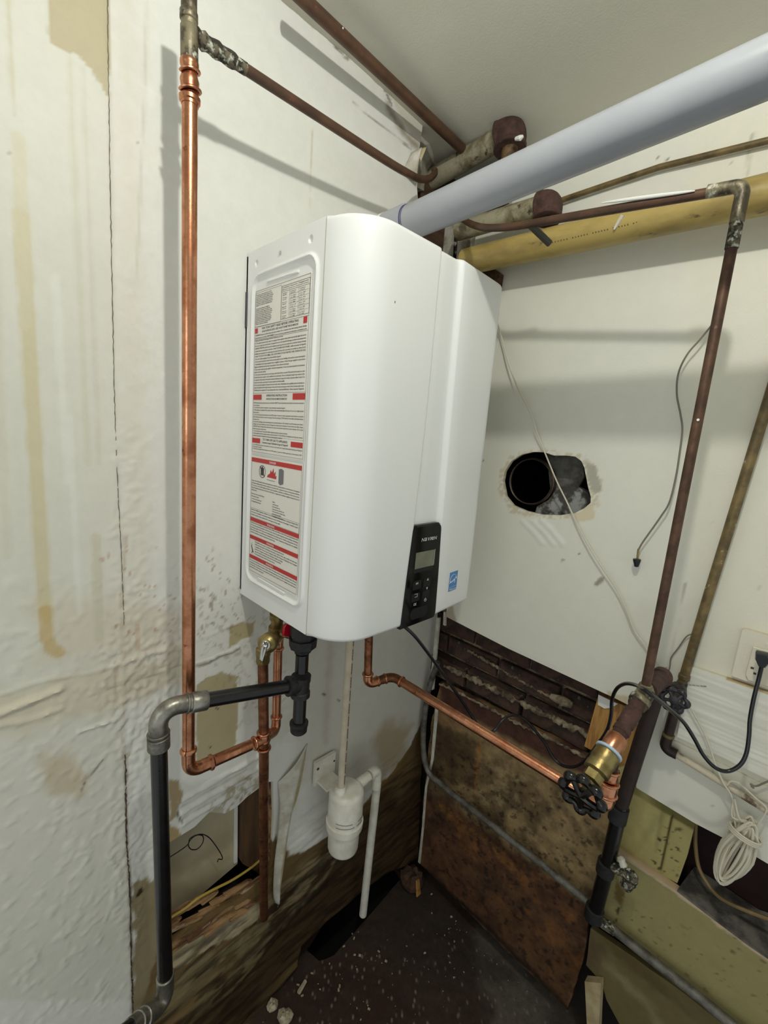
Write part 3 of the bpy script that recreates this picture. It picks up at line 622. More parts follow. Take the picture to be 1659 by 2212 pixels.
# pine filler and green boards
part('pine_board', G().prism([X(1293,1500,.185),X(1420,1556,.185),X(1400,1640,.185),X(1352,1662,.185),X(1262,1612,.185)], (.018,0,0)), PINE, rw, smooth=False)
part('plaster_remnant', patchgeo(Plane('B', .183), [(1293,1500),(1335,1520),(1322,1528),(1306,1530),(1292,1522)], .0, .002), WHT, rw)
YG = (166,156,104)
GL1 = [dict(k='line', p=[(1452,1760),(1436,1830),(1427,1882)], w=.003, c=(78,66,38), soft=.003, na=.001, h=-.004), dict(k='line', p=[(1430,1750),(1414,1840)], w=.006, c=(150,140,92), soft=.006, na=.002, h=-.002),
       dict(k='line', p=[(1372,1708),(1500,1784)], w=.02, c=(112,106,58), soft=.006, na=.002), dict(k='line', p=[(1400,1700),(1360,1840)], w=.03, c=(190,176,116), soft=.04, na=.01, op=.6)]
boardB('vertical_board', [(1330,1660),(1400,1640),(1512,1760),(1500,1785),(1484,1850),(1463,1908),(1400,1874),(1334,1840),(1350,1760)], -.02, .014, GBM, YG, .004, GL1+[dict(k='poly', p=[(1405,1790),(1470,1790),(1465,1900),(1400,1870)], c=(70,60,36), soft=.01, na=.01, mod=(110,.62,.68))], seed=7)
GL2 = [dict(k='line', p=[(1336,1840),(1382,1873),(1460,1925),(1560,2000),(1659,2073),(1750,2140)], w=.012, c=(196,176,150), soft=.004, na=.005, h=.001), dict(k='poly', p=[(1290,1990),(1330,2010),(1600,2212),(1500,2212)], c=(120,108,70), soft=.02, na=.01, op=.6),
       dict(k='poly', p=[(1310,1950),(1700,2050),(1700,2250),(1500,2200)], c=(92,80,50), soft=.03, na=.02, mod=(110,.68,.76), op=.8), dict(k='line', p=[(1337,1960),(1334,1985),(1322,2000)], w=.002, c=(60,50,30), soft=.002, na=.003),
       dict(k='poly', p=[(1330,1890),(1352,1930),(1340,1960),(1326,1940)], c=(110,92,52), soft=.01, na=.01)]
boardB('horizontal_board', [(1310,1822),(1331,1836),(1381,1872),(1460,1924),(1521,1971),(1570,2008),(1659,2072),(1760,2146),(1760,2330),(1600,2222),(1440,2098),(1292,1990),(1296,1900)], 0.0, .02, GBM, (150,142,98), .0045, GL2, seed=8, rough=(.03,.0015))
GL3 = [dict(k='line', p=[(1310,2085),(1400,2170),(1440,2250)], w=.02, c=(150,140,108), soft=.03, na=.01, op=.6), dict(k='poly', p=[(1280,2000),(1420,2110),(1480,2180),(1360,2100)], c=(96,84,52), soft=.03, na=.02, op=.7), dict(k='poly', p=[(1262,2000),(1320,2060),(1262,2110)], c=(96,80,60), soft=.03, na=.02, op=.7)]
boardB('lower_board', [(1276,2004),(1440,2118),(1600,2240),(1600,2420),(1400,2330),(1310,2160),(1300,2122),(1266,2085)], -.012, .014, GBM, (112,102,68), .0045, GL3, seed=9, rough=(.03,.0015))
part('cavity_lining', G().box((.27,-.95,-.52), (.01,.5,.36)), DRED, rw, smooth=False)
part('sill_top', G().prism([X(1463,1922,.15), X(1659,2070,.15), X(1800,2176,.15), X(1800,2020,.26), X(1640,1965,.26), X(1500,1872,.26)], (0,0,-.006)), GREEN, rw, smooth=False)
part('floor_end_block', G().prism([X(1263,2120,.14),X(1298,2124,.14),X(1292,2260,.14),X(1270,2260,.14)], (.02,0,0)), TANP, rw, smooth=False)
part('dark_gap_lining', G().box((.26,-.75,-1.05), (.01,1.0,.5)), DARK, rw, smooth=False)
# flue in the hole
part('cement_patch', G().prism([X(1150,1128,.19),X(1300,1130,.19),X(1270,1064,.2),X(1240,1048,.215),X(1205,1052,.215),X(1185,1080,.2),X(1160,1094,.19)], (.02,0,0)), CEM, rw, smooth=False)
part('liner_sheet', G().prism([X(1180,970,.225),X(1256,975,.225),X(1262,1030,.225),X(1240,1070,.225),X(1190,1070,.225)], (.01,0,0)), GREYPIPE, rw, smooth=False)
# chase in the upper corner
CW = mat('chase_plaster_and_fill', (186,184,172), .8, 0, (130,120,98), 22, .5, .15, .4, 80)
part('chase_stud', G().prism([hit(906,400,1,.06),hit(1000,330,1,.06),hit(1010,640,1,.06),hit(930,620,1,.06)], (0,.02,0)), WOODD, rw, smooth=False)
part('chase_plaster_and_fill', G().prism([X(926,470,.13),X(978,474,.13),X(974,560,.13),X(930,580,.13)], (.01,0,0)), CW, rw, smooth=False)
part('chase_plaster_and_fill', G().prism([X(1000,478,.14),X(1012,508,.14),X(1007,566,.14),X(985,566,.14),X(990,500,.14)], (.012,0,0)), CW, rw, smooth=False)
part('chase_plaster_and_fill', G().prism([X(1012,500,.19),X(1110,470,.19),X(1110,545,.19),X(1012,560,.19)], (.012,0,0)), CW, rw, smooth=False)
part('chase_post', G().prism([X(986,470,.15),X(999,470,.15),X(989,552,.15),X(977,548,.15)], (.02,0,0)), mat('peeling_black_paint', (46,40,34), .6, 0, (170,160,140), 60, .58, .04), rw, smooth=False)
part('chase_block', G().prism([X(966,388,.16),X(1012,350,.16),X(1034,372,.16),X(1000,400,.16),X(965,402,.16)], (.03,0,0)), WOODD, rw, smooth=False)
part('chase_block', G().prism([X(940,385,.14),X(972,376,.14),X(965,402,.14),X(926,420,.14)], (.02,0,0)), ROT, rw, smooth=False)
part('chase_block', G().prism([X(1010,570,.13),X(1040,560,.13),X(1080,590,.13),X(1072,640,.13),X(1010,600,.13)], (.02,0,0)), WOODD, rw, smooth=False)
part('chase_plaster_and_fill', G().prism([hit(880,290,1,.02),hit(906,318,1,.02),hit(900,404,1,.02),hit(930,420,1,.10),hit(1010,432,1,.10),hit(1120,420,1,.10),hit(1120,250,1,.10),hit(960,250,1,.05)], (0,.02,0)), CW, rw, smooth=False)  # pale sheet added to lighten the dark ceiling end of the chase
# ---- floor
FL = [dict(k='poly', p=[(1160,2100),(1030,2000),(1010,2080),(1060,2180),(1100,2320),(1300,2300),(1240,2180)], c=(96,90,82), soft=.06, na=.04, nf=14, op=.9),
      dict(k='poly', p=[(560,2300),(640,2120),(760,2060),(860,2120),(1000,2320)], c=(56,34,28), soft=.06, na=.04, nf=14, op=.6),
      dict(k='poly', p=[(860,1890),(960,1960),(1100,2100),(1000,2150),(850,2050)], c=(50,42,35), soft=.06, na=.04, nf=14, op=.7),
      dict(k='poly', p=[(560,2300),(640,2100),(760,2050),(900,2060),(950,2300)], c=(150,140,122), soft=.06, na=.04, nf=14, mod=(240,.72,.76), op=.8),
      dict(k='poly', p=[(900,2000),(1100,2030),(1250,2200),(1000,2300)], c=(140,132,118), soft=.06, na=.04, nf=14, mod=(200,.74,.78), op=.6)]
part('under_wall_gap_box', G().box((-.1,.0,FZ-.14), (.9,.7,.02)).box((-.1,.34,FZ-.07),(.9,.02,.16)).box((-.1,-.34,FZ-.09),(.9,.02,.12)).box((-.54,0,FZ-.09),(.02,.7,.12)).box((.34,0,FZ-.09),(.02,.7,.12)), mat('gap_shade_black', (12,10,9), .95), rw, smooth=False)  # closed black box, its colour stands for shade in the gap under the wall
sheet('floor', PF, [(-1.3,-1.4),(.45,-1.4),(.45,.32),(-1.3,.32)], [[(660,2050),(700,1985),(770,1925),(850,1868),(868,1895),(800,1975),(722,2062),(690,2075)]], res=.006, base=(58,46,38), layers=FL, mat_=FLOORM, kind='structure', px=False, relief=lambda U, V: (fbm(U*14, V*14, 4, 4)-.5)*.010, thick=.02, seed=4)

# ================================================================ WATER HEATER
XL, XR, HH, HD = -.526, -.086, .696, .336
ht = thing('water_heater', 'white wall-hung tankless water heater with a black control panel', 'water heater', (-.306, -.17, 0))
def lerp(x, xs, ys): return float(np.interp(x, xs, ys))
def cover_profile(z):
    xg = lerp(z, [0,.1,.2,.3,.45,.7], [-.360,-.354,-.346,-.341,-.337,-.337]); xr = lerp(z, [0,.2,.45,.7], [-.253,-.259,-.264,-.268])
    P = [(XL, -.2575), (XL, -.2585)]
    for k in range(11):
        a = math.pi/2*k/10; P.append((XL+.078*(1-math.cos(a)), -.2585-(HD-.2585)*math.sin(a)))
    for t in (.35,.7,.97,1): P.append((XL+.078+(xg-.0015-XL-.078)*t, -HD))
    P += [(xg, -HD+.0012), (xg+.0008, -HD+.0105), (xg+.0034, -HD+.0105)]
    for t in (.2,.4,.6,.8): P.append((xg+.004+(xr-.012-xg-.004)*t, -HD+.0072+.0015*t))
    for t in (0,.2,.4,.6,.8,1): P.append((xr-.013+.013*t, -HD+.0087-.0092*(t*t*(3-2*t))))
    x2 = XR-.045
    for t in (.3,.6,1.): P.append((xr+(x2-xr)*t, -HD-.0005+.012*t))
    for k in range(1, 11):
        a = math.pi/2*k/10; P.append((x2+.045*math.sin(a), -HD+.0115+.075*(1-math.cos(a))))
    P.append((XR, -.24)); return P
def cover():
    zs = []
    rr = .009
    for k in range(7): a = math.pi/2*k/6; zs.append((rr*(1-math.cos(a)), rr*(1-math.sin(a))))
    rows = [(z, ins) for z, ins in zs]
    rows = [(rr*(1-math.cos(math.pi/2*k/6)) , rr*(1-math.sin(math.pi/2*k/6))) for k in range(7)]
    mid = [(z, 0.) for z in np.linspace(.03, HH-.03, 40)]
    rows = rows+mid+[(HH-z, i) for z, i in rows[::-1]]
    g_ = G(); v = []; n = None
    cx, cy = (XL+XR)/2, -.18
    for z, ins in rows:
        P = cover_profile(z); n = len(P); 
        for x, y in P:
            dx = x-cx; dy = min(y+.2575, 0)
            sx = 1-ins/.22; yy = y if dy == 0 else -.2575+dy*(1-ins/.08)
            v.append((cx+dx*sx if dy < -.002 else x, yy, z))
    f = []
    for i in range(len(rows)-1):
        for j in range(n-1): f.append((i*n+j, i*n+j+1, (i+1)*n+j+1, (i+1)*n+j))
    f.append(tuple(range(n))[::-1]); f.append(tuple((len(rows)-1)*n+j for j in range(n)))
    return g_.add(v, f)
mk('front_cover', cover(), STEEL, ht, angle=50)
# cabinet: side plate with pressed beads + top, bottom, back
def side_plate():
    ys = np.arange(-.2555, -.0005, .0017); zs = np.linspace(0.0, HH, 400)
    Y, Zz = np.meshgrid(ys, zs, indexing='ij'); y = Y.ravel(); z = Zz.ravel()
    P = []
    y0, y1, z0, z1, r = -.2405, -.031, .045, .648, .028
    for cxy, a0 in (((y1-r, z1-r), 0), ((y0+r, z1-r), 90), ((y0+r, z0+r), 180), ((y1-r, z0+r), 270)):
        for k in range(7): a = math.radians(a0+90*k/6); P.append((cxy[0]+r*math.cos(a), cxy[1]+r*math.sin(a)))
    d, _, _ = segdist(y, z, P); ins = inside(y, z, P)
    h = .0042*np.exp(-(d/.0035)**2) - .0016*ins*smooth(d/.006)
    for a, b in (((-.082,.631),(-.182,.629)), ((-.080,.058),(-.178,.056))):
        ds, _, _ = segdist(y, z, [a, b], False); h += .0032*np.exp(-(ds/.0022)**4)
    for c_ in ((-.039,.671),(-.216,.672)):
        dd = np.hypot(y-c_[0], z-c_[1]); h -= .0035*smooth((.0062-dd)/.002)
    v = np.stack([XL-h, y, z], 1); nz = len(zs); ny = len(ys)
    i = np.arange(ny*nz).reshape(ny, nz); F = np.stack([i[:-1,:-1].ravel(), i[:-1,1:].ravel(), i[1:,1:].ravel(), i[1:,:-1].ravel()], 1)
    g_ = G(); g_.v = v.tolist(); g_.f = [tuple(q) for q in F]
    return g_
mk('cabinet_side', side_plate(), STEELS, ht)
g = G().box(((XL+XR)/2+.001, -.130, HH/2), (XR-XL-.004, .25, HH-.001)); mk('cabinet', g, STEELS, ht, smooth=False)
g = G(); g.box((XL+.0008, -.2562, HH/2), (.0012, .0016, HH-.008)); mk('cover_seam', g, SEAMM, ht, smooth=False)
mk('mounting_bracket', G().box((XL+.0005, -.004, .592), (.005, .006, .066)).box((XL+.003, -.003, .35), (.006, .006, .68)), SHADOWG, ht, smooth=False)
g = G().lathe((XL-.0005, -.124, .671), (-1,0,0), [(0,.0035),(.001,.0035),(.0016,.0022)], 14); mk('screw', g, CHROME, ht)
# --- labels on the side
sx = XL-.0002; U_ = (0,-1,0); V_ = (0,0,1)
def so(y, z): return np.array([sx, y, z])
def rect(g_, y0, y1, z0, z1, lift): quad(g_, so(y0, z0), U_, V_, y0-y1, z1-z0, lift)
def frame(g_, y0, y1, z0, z1, t=.0006, lift=.0009):
    rect(g_, y0, y1, z0, z0+t, lift); rect(g_, y0, y1, z1-t, z1, lift); rect(g_, y0, y0-t, z0, z1, lift); rect(g_, y1+t, y1, z0, z1, lift)
def hline(g_, y0, y1, z, t=.0005): rect(g_, y0, y1, z, z+t, .0009)
lab1 = G(); lab1.box((sx, -.132, .467), (.0012, .184, .308)); L1 = mk('safety_label', lab1, PAPER, ht, smooth=False, label='upper printed paper label')
lab2 = G(); lab2.box((sx, -.131, .185), (.0012, .182, .246)); L2 = mk('warning_label', lab2, PAPER, ht, smooth=False, label='lower printed paper label with red bands')
def fine(g_, lines, y0, y1, z, dz, h, indent=0.):
    w_ = y0-y1
    for k, s_ in enumerate(lines):
        if not s_: continue
        full = len(s_) > 62 if w_ > .12 else len(s_) > 34
        vv, _ = textgeo(s_); nat = (vv[:,0].max()-vv[:,0].min())*h/.69
        put_text(g_, s_, so(y0-indent, z-k*dz), U_, V_, h, width=(w_-indent if nat*.78 > w_*.66 else nat*.86), lift=.0009)
ink = G()
left = ["This appliance is design certified by the CSA for", "outdoor installation, or indoor if installed with the", "proper vent. The unit must be installed in accordance", "with local codes or in their absence with the latest", "National Fuel Gas Code. If the appliance is for use", "at an altitude over 2000 ft the parts may need to be", "changed. Do not install near combustible material.", "", "Cet appareil est certifie pour installation a", "l'exterieur ou a l'interieur s'il est installe avec", "un conduit convenable. L'appareil doit etre installe", "selon les codes locaux ou a defaut selon la derniere", "edition du code d'installation du gaz naturel et du", "propane. Ne pas installer pres de toute matiere", "combustible. Respecter les degagements indiques.", "Clearance from combustible construction applies.", "Minimum service clearance is required in front.", "Suitable for potable water heating only."]
fine(ink, left, -.044, -.131, .6110, .0031, .0023)
frame(ink, -.1345, -.2215, .5575, .6135); frame(ink, -.042, -.1335, .5545, .616, .0004); hline(ink, -.1345, -.2215, .6035)
put_text(ink, "Installation clearances / Degagements", so(-.137,.6095), U_, V_, .0018, .080, lift=.0009); put_text(ink, "Minimum distance to combustible surfaces", so(-.137,.6062), U_, V_, .0015, .080, lift=.0009)
for c in (-.160, -.188): rect(ink, c, c-.0004, .5575, .6035, .0009)
rows_ = [("Sides","Indoor","Outdoor"),("Top","3 in. 76mm","12 in. 305"),("Front","3 in. 76mm","36 in. 914"),("Back","0.5 in. 13","24 in. 610"),("Bottom","3 in. 76mm","12 in. 305"),("Vent","0 in. 0mm","0 in. 0mm")]
for r_, rw_ in enumerate(rows_):
    for c_, (t_, x_) in enumerate(zip(rw_, (-.138,-.163,-.191))):
        put_text(ink, t_, so(x_, .6000-.0076*r_), U_, V_, .0016, .018 if c_ else .014, lift=.0009); put_text(ink, t_.upper(), so(x_, .5970-.0076*r_), U_, V_, .0014, .016 if c_ else .013, lift=.0009)
    if r_: hline(ink, -.160, -.2215, .6035-.0076*r_, .0003)
hline(ink, -.042, -.222, .5540)
put_text(ink, "FOR YOUR SAFETY READ BEFORE OPERATING", so(-.130,.5480), U_, V_, .0040, .124, 'c', lift=.0009); put_text(ink, "POUR VOTRE SECURITE, LISEZ AVANT DE METTRE EN MARCHE", so(-.130,.5425), U_, V_, .0032, .122, 'c', lift=.0009)
body = ["WARNING: If you do not follow these instructions exactly, a fire or explosion may result causing property damage,",
"personal injury or loss of life. AVERTISSEMENT: Si vous ne suivez pas exactement ces instructions, un incendie ou une",
"explosion peut causer des dommages materiels, des blessures ou la mort.",
"A. This appliance does not have a pilot. It is equipped with an ignition device which automatically lights the burner.",
"Do not try to light the burner by hand. Cet appareil est muni d'un dispositif d'allumage qui allume automatiquement.",
"B. BEFORE OPERATING smell all around the appliance area for gas. Be sure to smell next to the floor because some gas",
"is heavier than air and will settle on the floor. AVANT DE FAIRE FONCTIONNER, renifler tout autour de l'appareil.",
"Renifler pres du plancher car certains gaz sont plus lourds que l'air et peuvent s'accumuler au niveau du sol.",
"WHAT TO DO IF YOU SMELL GAS. QUE FAIRE SI VOUS SENTEZ UNE ODEUR DE GAZ",
"- Do not try to light any appliance. Ne pas tenter d'allumer d'appareil.",
"- Do not touch any electric switch; do not use any phone in your building. Ne touchez a aucun interrupteur.",
"- Immediately call your gas supplier from a neighbor's phone. Follow the gas supplier's instructions.",
"Appelez immediatement votre fournisseur de gaz depuis un voisin. Suivez ses instructions.",
"- If you cannot reach your gas supplier, call the fire department. Si vous ne pouvez rejoindre le fournisseur,",
"appelez le service des incendies.",
"C. Use only your hand to push in or turn the gas control knob. Never use tools. If the knob will not push in or turn",
"by hand, don't try to repair it, call a qualified service technician. Force or attempted repair may result in a fire",
"or explosion. Ne poussez ou tournez la manette d'admission du gaz qu'a la main; ne jamais utiliser d'outil. Si la",
"manette reste coincee, ne pas tenter de la reparer; appelez un technicien qualifie.",
"D. Do not use this appliance if any part has been under water. Immediately call a qualified service technician to",
"inspect the appliance and to replace any part of the control system and any gas control which has been under water.",
"N'utilisez pas cet appareil s'il a ete plonge dans l'eau, meme partiellement. Faites inspecter l'appareil."]
fine(ink, body, -.044, -.217, .5375, .00490, .0027)
hline(ink, -.042, -.222, .5305); hline(ink, -.042, -.222, .430); hline(ink, -.042, -.222, .348, .0003)
put_text(ink, "OPERATING INSTRUCTION", so(-.128,.4235), U_, V_, .0038, .073, 'c', lift=.0009); put_text(ink, "INSTRUCTIONS DE MISE EN MARCHE", so(-.128,.4175), U_, V_, .0032, .072, 'c', lift=.0009)
body2 = ["STOP! Read the safety information above on this label. ARRET! Lisez les instructions de securite sur la portion superieure",
"de cette etiquette.", "1. Turn off all electric power to the appliance. Coupez l'alimentation electrique de l'appareil.",
"2. This appliance is equipped with an ignition device which automatically lights the burner. Do not try to light by hand.",
"(electric ignition)", "3. Turn the manual gas valve clockwise to the OFF position. Tourner le robinet a gaz dans le sens horaire a la position",
"OFF. Wait five (5) minutes to clear out any gas. If you then smell gas, STOP! Follow B in the safety information above.",
"(circulate air first)", "4. If you don't smell gas, turn the manual gas valve counterclockwise to ON. Attendre cinq (5) minutes pour laisser",
"echapper tout le gaz. Renifler tout autour de l'appareil, y compris pres du plancher. Si vous sentez une odeur de gaz,",
"ARRETEZ! Passez a l'etape B des instructions de securite sur la portion superieure de cette etiquette. S'il n'y a pas",
"d'odeur de gaz, passer a l'etape suivante.", "5. Turn on all electric power to the appliance. Mettre l'appareil sous tension et regler le thermostat.",
"6. If the appliance will not operate, follow the instructions To Turn Off Gas To Appliance and call your service",
"technician or gas supplier. Si l'appareil ne se met pas en marche, appelez un technicien."]
fine(ink, body2, -.044, -.219, .4105, .00455, .0025)
put_text(ink, "TO TURN OFF GAS TO APPLIANCE", so(-.127,.3400), U_, V_, .0040, .088, 'c', lift=.0009); put_text(ink, "Comment couper l'admission de gaz de l'appareil", so(-.127,.3345), U_, V_, .0036, .092, 'c', lift=.0009)
fine(ink, ["1. Turn off all electric power to the appliance if service is to be performed. Coupez l'alimentation electrique de l'appareil",
"s'il faut proceder a l'entretien.", "2. Turn the manual gas valve clockwise to the OFF position. Tourner le robinet a gaz dans le sens horaire a OFF."], -.044, -.219, .3290, .0040, .0024)
frame(ink, -.0415, -.2225, .3155, .6195, .0005)
mk('fine_print', ink, INK, L1, smooth=False, kind='stuff')
for q_ in ((-.0425, -.0525, .5425, .5520), (-.2065, -.2175, .5430, .5535), (-.0415, -.074, .4175, .4275), (-.183, -.2215, .4175, .4285), (-.0415, -.073, .3335, .3430), (-.183, -.2205, .3345, .3440)):
    rd = G(); rect(rd, *q_, .001); mk('red_block', rd, RED, L1, smooth=False)
ink = G(); frame(ink, -.0415, -.2215, .178, .304, .0005); frame(ink, -.0415, -.2215, .066, .177, .0005)
rd = G(); rect(rd, -.0415, -.2215, .2955, .3040, .001); mk('red_band', rd, RED, L2, smooth=False)
wt = G(); put_text(wt, "DANGER", so(-.124,.2978), U_, V_, .0040, .024, 'c', lift=.0014)
for z_ in (.1725, .1350, .0930):
    rd = G(); rect(rd, -.0415, -.2215, z_, z_+.0080, .001); mk('red_band', rd, RED, L2, smooth=False); put_text(wt, "WARNING", so(-.124, z_+.0020), U_, V_, .0042, .028, 'c', lift=.0014)
mk('band_lettering', wt, WHT, L2, smooth=False, kind='stuff')
# pictograms
def disc(g_, y, z, r, lift, n=24, r0=0.):
    c = so(y, z)+np.array([-lift, 0, 0]); o = len(g_.v)
    if r0 <= 0: g_.add([c+np.array([0, -math.cos(2*math.pi*k/n)*r, math.sin(2*math.pi*k/n)*r]) for k in range(n)], [tuple(range(n))])
    else:
        v = [c+np.array([0, -math.cos(2*math.pi*k/n)*q, math.sin(2*math.pi*k/n)*q]) for q in (r0, r) for k in range(n)]
        g_.add(v, [(k, (k+1) % n, n+(k+1) % n, n+k) for k in range(n)])
def poly(g_, pts, lift): g_.add([so(y, z)+np.array([-lift, 0, 0]) for y, z in pts], [tuple(range(len(pts)))])
disc(ink, -.085, .2790, .0125, .001, r0=.0112); rect(ink, -.079, -.091, .2715, .2865, .001)
rect(ink, -.083, -.087, .2860, .2890, .001); poly(ink, [(-.0750,.2880),(-.0765,.2895),(-.0950,.2705),(-.0935,.2690)], .0012)
fl = G(); poly(fl, [(-.103,.2705),(-.137,.2700),(-.139,.2770),(-.134,.2745),(-.135,.2850),(-.129,.2790),(-.127,.2900),(-.121,.2810),(-.117,.2860),(-.114,.2780),(-.108,.2760)], .001); mk('flame_pictogram', fl, RED, L2, smooth=False)
gx = G(); poly(gx, [(-.146,.2640),(-.152,.2605),(-.163,.2640),(-.163,.2890),(-.155,.2920),(-.146,.2900)], .001); poly(gx, [(-.103,.2660),(-.133,.2655),(-.133,.2645),(-.103,.2650)], .001); mk('heater_pictogram', gx, GRYP, L2, smooth=False)
fine(ink, ["Vapors from flammable liquids will explode and catch fire causing death or severe burns. Les vapeurs",
"de liquides inflammables peuvent exploser et prendre feu, causant la mort ou de graves brulures.", "Do not use or store flammable products such as gasoline, solvents or adhesives in the same room.",
"Keep flammable products far away from the heater, in approved containers, tightly closed and out of",
"children's reach."], -.044, -.218, .2560, .0048, .0026)
fine(ink, ["Water heater has a main burner flame.", "The main burner flame:", "1. can come on at any time and", "2. will ignite flammable vapors."], -.044, -.118, .2290, .0052, .0026)
fine(ink, ["Vapors:", "1. cannot be seen,", "2. are heavier than air,", "3. go a long way on the floor and", "4. can be carried from other rooms", "to the main burner flame.", "Read and follow all instructions."], -.126, -.218, .2240, .0046, .0026)
frame(ink, -.0425, -.2205, .181, .2005, .0004)
fine(ink, ["Improper installation, adjustment, alteration, service or maintenance can cause injury or property damage. Refer", "to the manual. L'installation ou l'entretien inadequat peut causer des blessures ou dommages. Consulter le guide",
"d'utilisation. Assistance: contact a qualified installer, service agency or the gas supplier."], -.045, -.217, .1960, .0052, .0026)
fine(ink, ["Hot water can be very dangerous, especially for infants, children, the elderly or infirm. Hot water temperatures over",
"125 F can cause severe burns instantly or death from scalds. Check the water temperature before bathing or showering.",
"L'eau chaude a plus de 125 F peut causer instantanement des brulures graves. Verifier la temperature de l'eau.", "Never leave children or an invalid person unattended near hot water. Temperature limiting valves are available.",
"Consult the manual before setting the temperature at the water heater."], -.044, -.219, .1685, .0050, .0027)
fine(ink, ["If the appliance is to be used for recirculation, install an approved relief valve and", "follow all local codes. Discharge lines must be sized to the valve outlet and end near",
"a suitable drain. Do not cap or plug the relief valve. Risque d'explosion si la soupape", "est bouchee. Si l'appareil est utilise pour la recirculation, installer une soupape", "approuvee. Keep the condensate line clear and free from frost at all times.", "Do not operate the heater with the front cover removed."], -.064, -.219, .1300, .0050, .0027)
fine(ink, ["Do not store anything near the vent or the air intake. Vent pipes must be checked yearly for leaks. Ne rien",
"entreposer pres du conduit d'evacuation. Carbon monoxide poisoning can cause death. Install alarms in the home", "and test them. L'intoxication au monoxyde de carbone peut causer la mort. Installer des detecteurs.", "Keep this label. Conserver cette etiquette."], -.044, -.219, .0880, .0050, .0027)
poly(ink, [(-.050,.128),(-.052,.118),(-.056,.112),(-.060,.106),(-.056,.108),(-.050,.103),(-.053,.110),(-.049,.118)], .001)
mk('fine_print', ink, INK, L2, smooth=False, kind='stuff')
# --- control panel
yF = -HD-.0004
def fo(x, z, y=yF): return np.array([x, y, z])
UF = (1,0,0)
out = []
for (x, z, r) in [(-.3485,.2030,.010), (-.2650,.2045,.012), (-.2590,.0960,0), (-.2560,.0060,.004), (-.2600,-.0020,.002), (-.3610,-.0035,0), (-.3560,.0980,0)]: out.append((x, z, r))
pp = []
for i, (x, z, r) in enumerate(out):
    if r == 0: pp.append((x, z)); continue
    a = np.array(out[i-1][:2]); b = np.array((x, z)); c = np.array(out[(i+1) % len(out)][:2]); u1 = unit(a-b)*r; u2 = unit(c-b)*r
    for k in range(6): t = k/5; pp.append(tuple((1-t)**2*(b+u1)+2*t*(1-t)*b+t*t*(b+u2)))
g = G().prism([fo(x, z, -HD+.009) for x, z in pp], (0, -.0115, 0), .03); cp = mk('control_panel', g, BLK, ht, angle=30)
yP = -HD-.0026
g = G(); quad(g, fo(-.3370,.1165,yP), UF, V_, .0560, .0330, .0003); mk('display', g, LCD, cp, smooth=False)
g = G(); quad(g, fo(-.2808,.1175,yP), UF, V_, .0022, .0325, .0006); quad(g, fo(-.2860,.1165,yP), UF, V_, .006, .0016, .0006); mk('display_glint_edge', g, CHROME, cp, smooth=False)
g = G(); quad(g, fo(-.3400,.1080,yP), UF, V_, .0585, .0095, .0002); 
def rquad(g_, x0, x1, z0, z1, r, lift, n=5):
    P = []
    for cx_, cz_, a0 in ((x1-r, z1-r, 0), (x0+r, z1-r, 90), (x0+r, z0+r, 180), (x1-r, z0+r, 270)):
        for k in range(n+1): a = math.radians(a0+90*k/n); P.append(fo(cx_+r*math.cos(a), cz_+r*math.sin(a), yP-lift))
    g_.add(P, [tuple(range(len(P)))])
rquad(g, -.3380,-.3130,.0730,.0920,.004,.0003); rquad(g, -.3060,-.2840,.0730,.0920,.004,.0003); rquad(g, -.3390,-.3140,.0480,.0660,.004,.0003); rquad(g, -.3060,-.2840,.0480,.0660,.004,.0003)
rquad(g, -.3385,-.2840,.0100,.0340,.012,.0003); mk('button_pads', g, BLK2, cp, smooth=False)
lg = G(); xx = -.3245
for ch, wd in (("N",.0075),("a",.0070),("V",.0078),("I",.0018),("e",.0070),("N",.0075)):
    hgt = .0068; vv, f_ = textgeo(ch); s_ = np.array(vv); s_ = s_-s_.min(0); s_[:,0] *= wd/max(s_[:,0].max(), 1e-6); s_[:,1] *= hgt/s_[:,1].max()
    lg.add([fo(xx+p_[0]+p_[1]*.18, .1705+p_[1], yP-.0006) for p_ in s_], f_); xx += wd+.0014
mk('brand_lettering', lg, LOGO, cp, smooth=False)
ic = G()
put_text(ic, "M", fo(-.3290,.0835,yP), UF, V_, .0045, .006, lift=.0006); put_text(ic, "OK", fo(-.3310,.0400,yP), UF, V_, .0055, .009, lift=.0006)
ic.add([fo(-.2960,.0865,yP-.0006), fo(-.2910,.0865,yP-.0006), fo(-.2935,.0920,yP-.0006)], [(0,1,2)]); ic.add([fo(-.2960,.0720,yP-.0006), fo(-.2935,.0665,yP-.0006), fo(-.2910,.0720,yP-.0006)], [(0,1,2)])
for P_ in ([(-.330,.064),(-.322,.064),(-.322,.058),(-.329,.058)],): ic.tube([fo(x, z, yP-.0006) for x, z in P_], .0004, 5)
ic.tube([fo(-.2955+.003*math.cos(a), .0455+.003*math.sin(a), yP-.0006) for a in np.linspace(2.2, 7.2, 14)], .0004, 5); ic.tube([fo(-.2955,.0455,yP-.0006), fo(-.2955,.0500,yP-.0006)], .0004, 5)
mk('button_symbols', ic, LOGO, cp, smooth=False, kind='stuff')
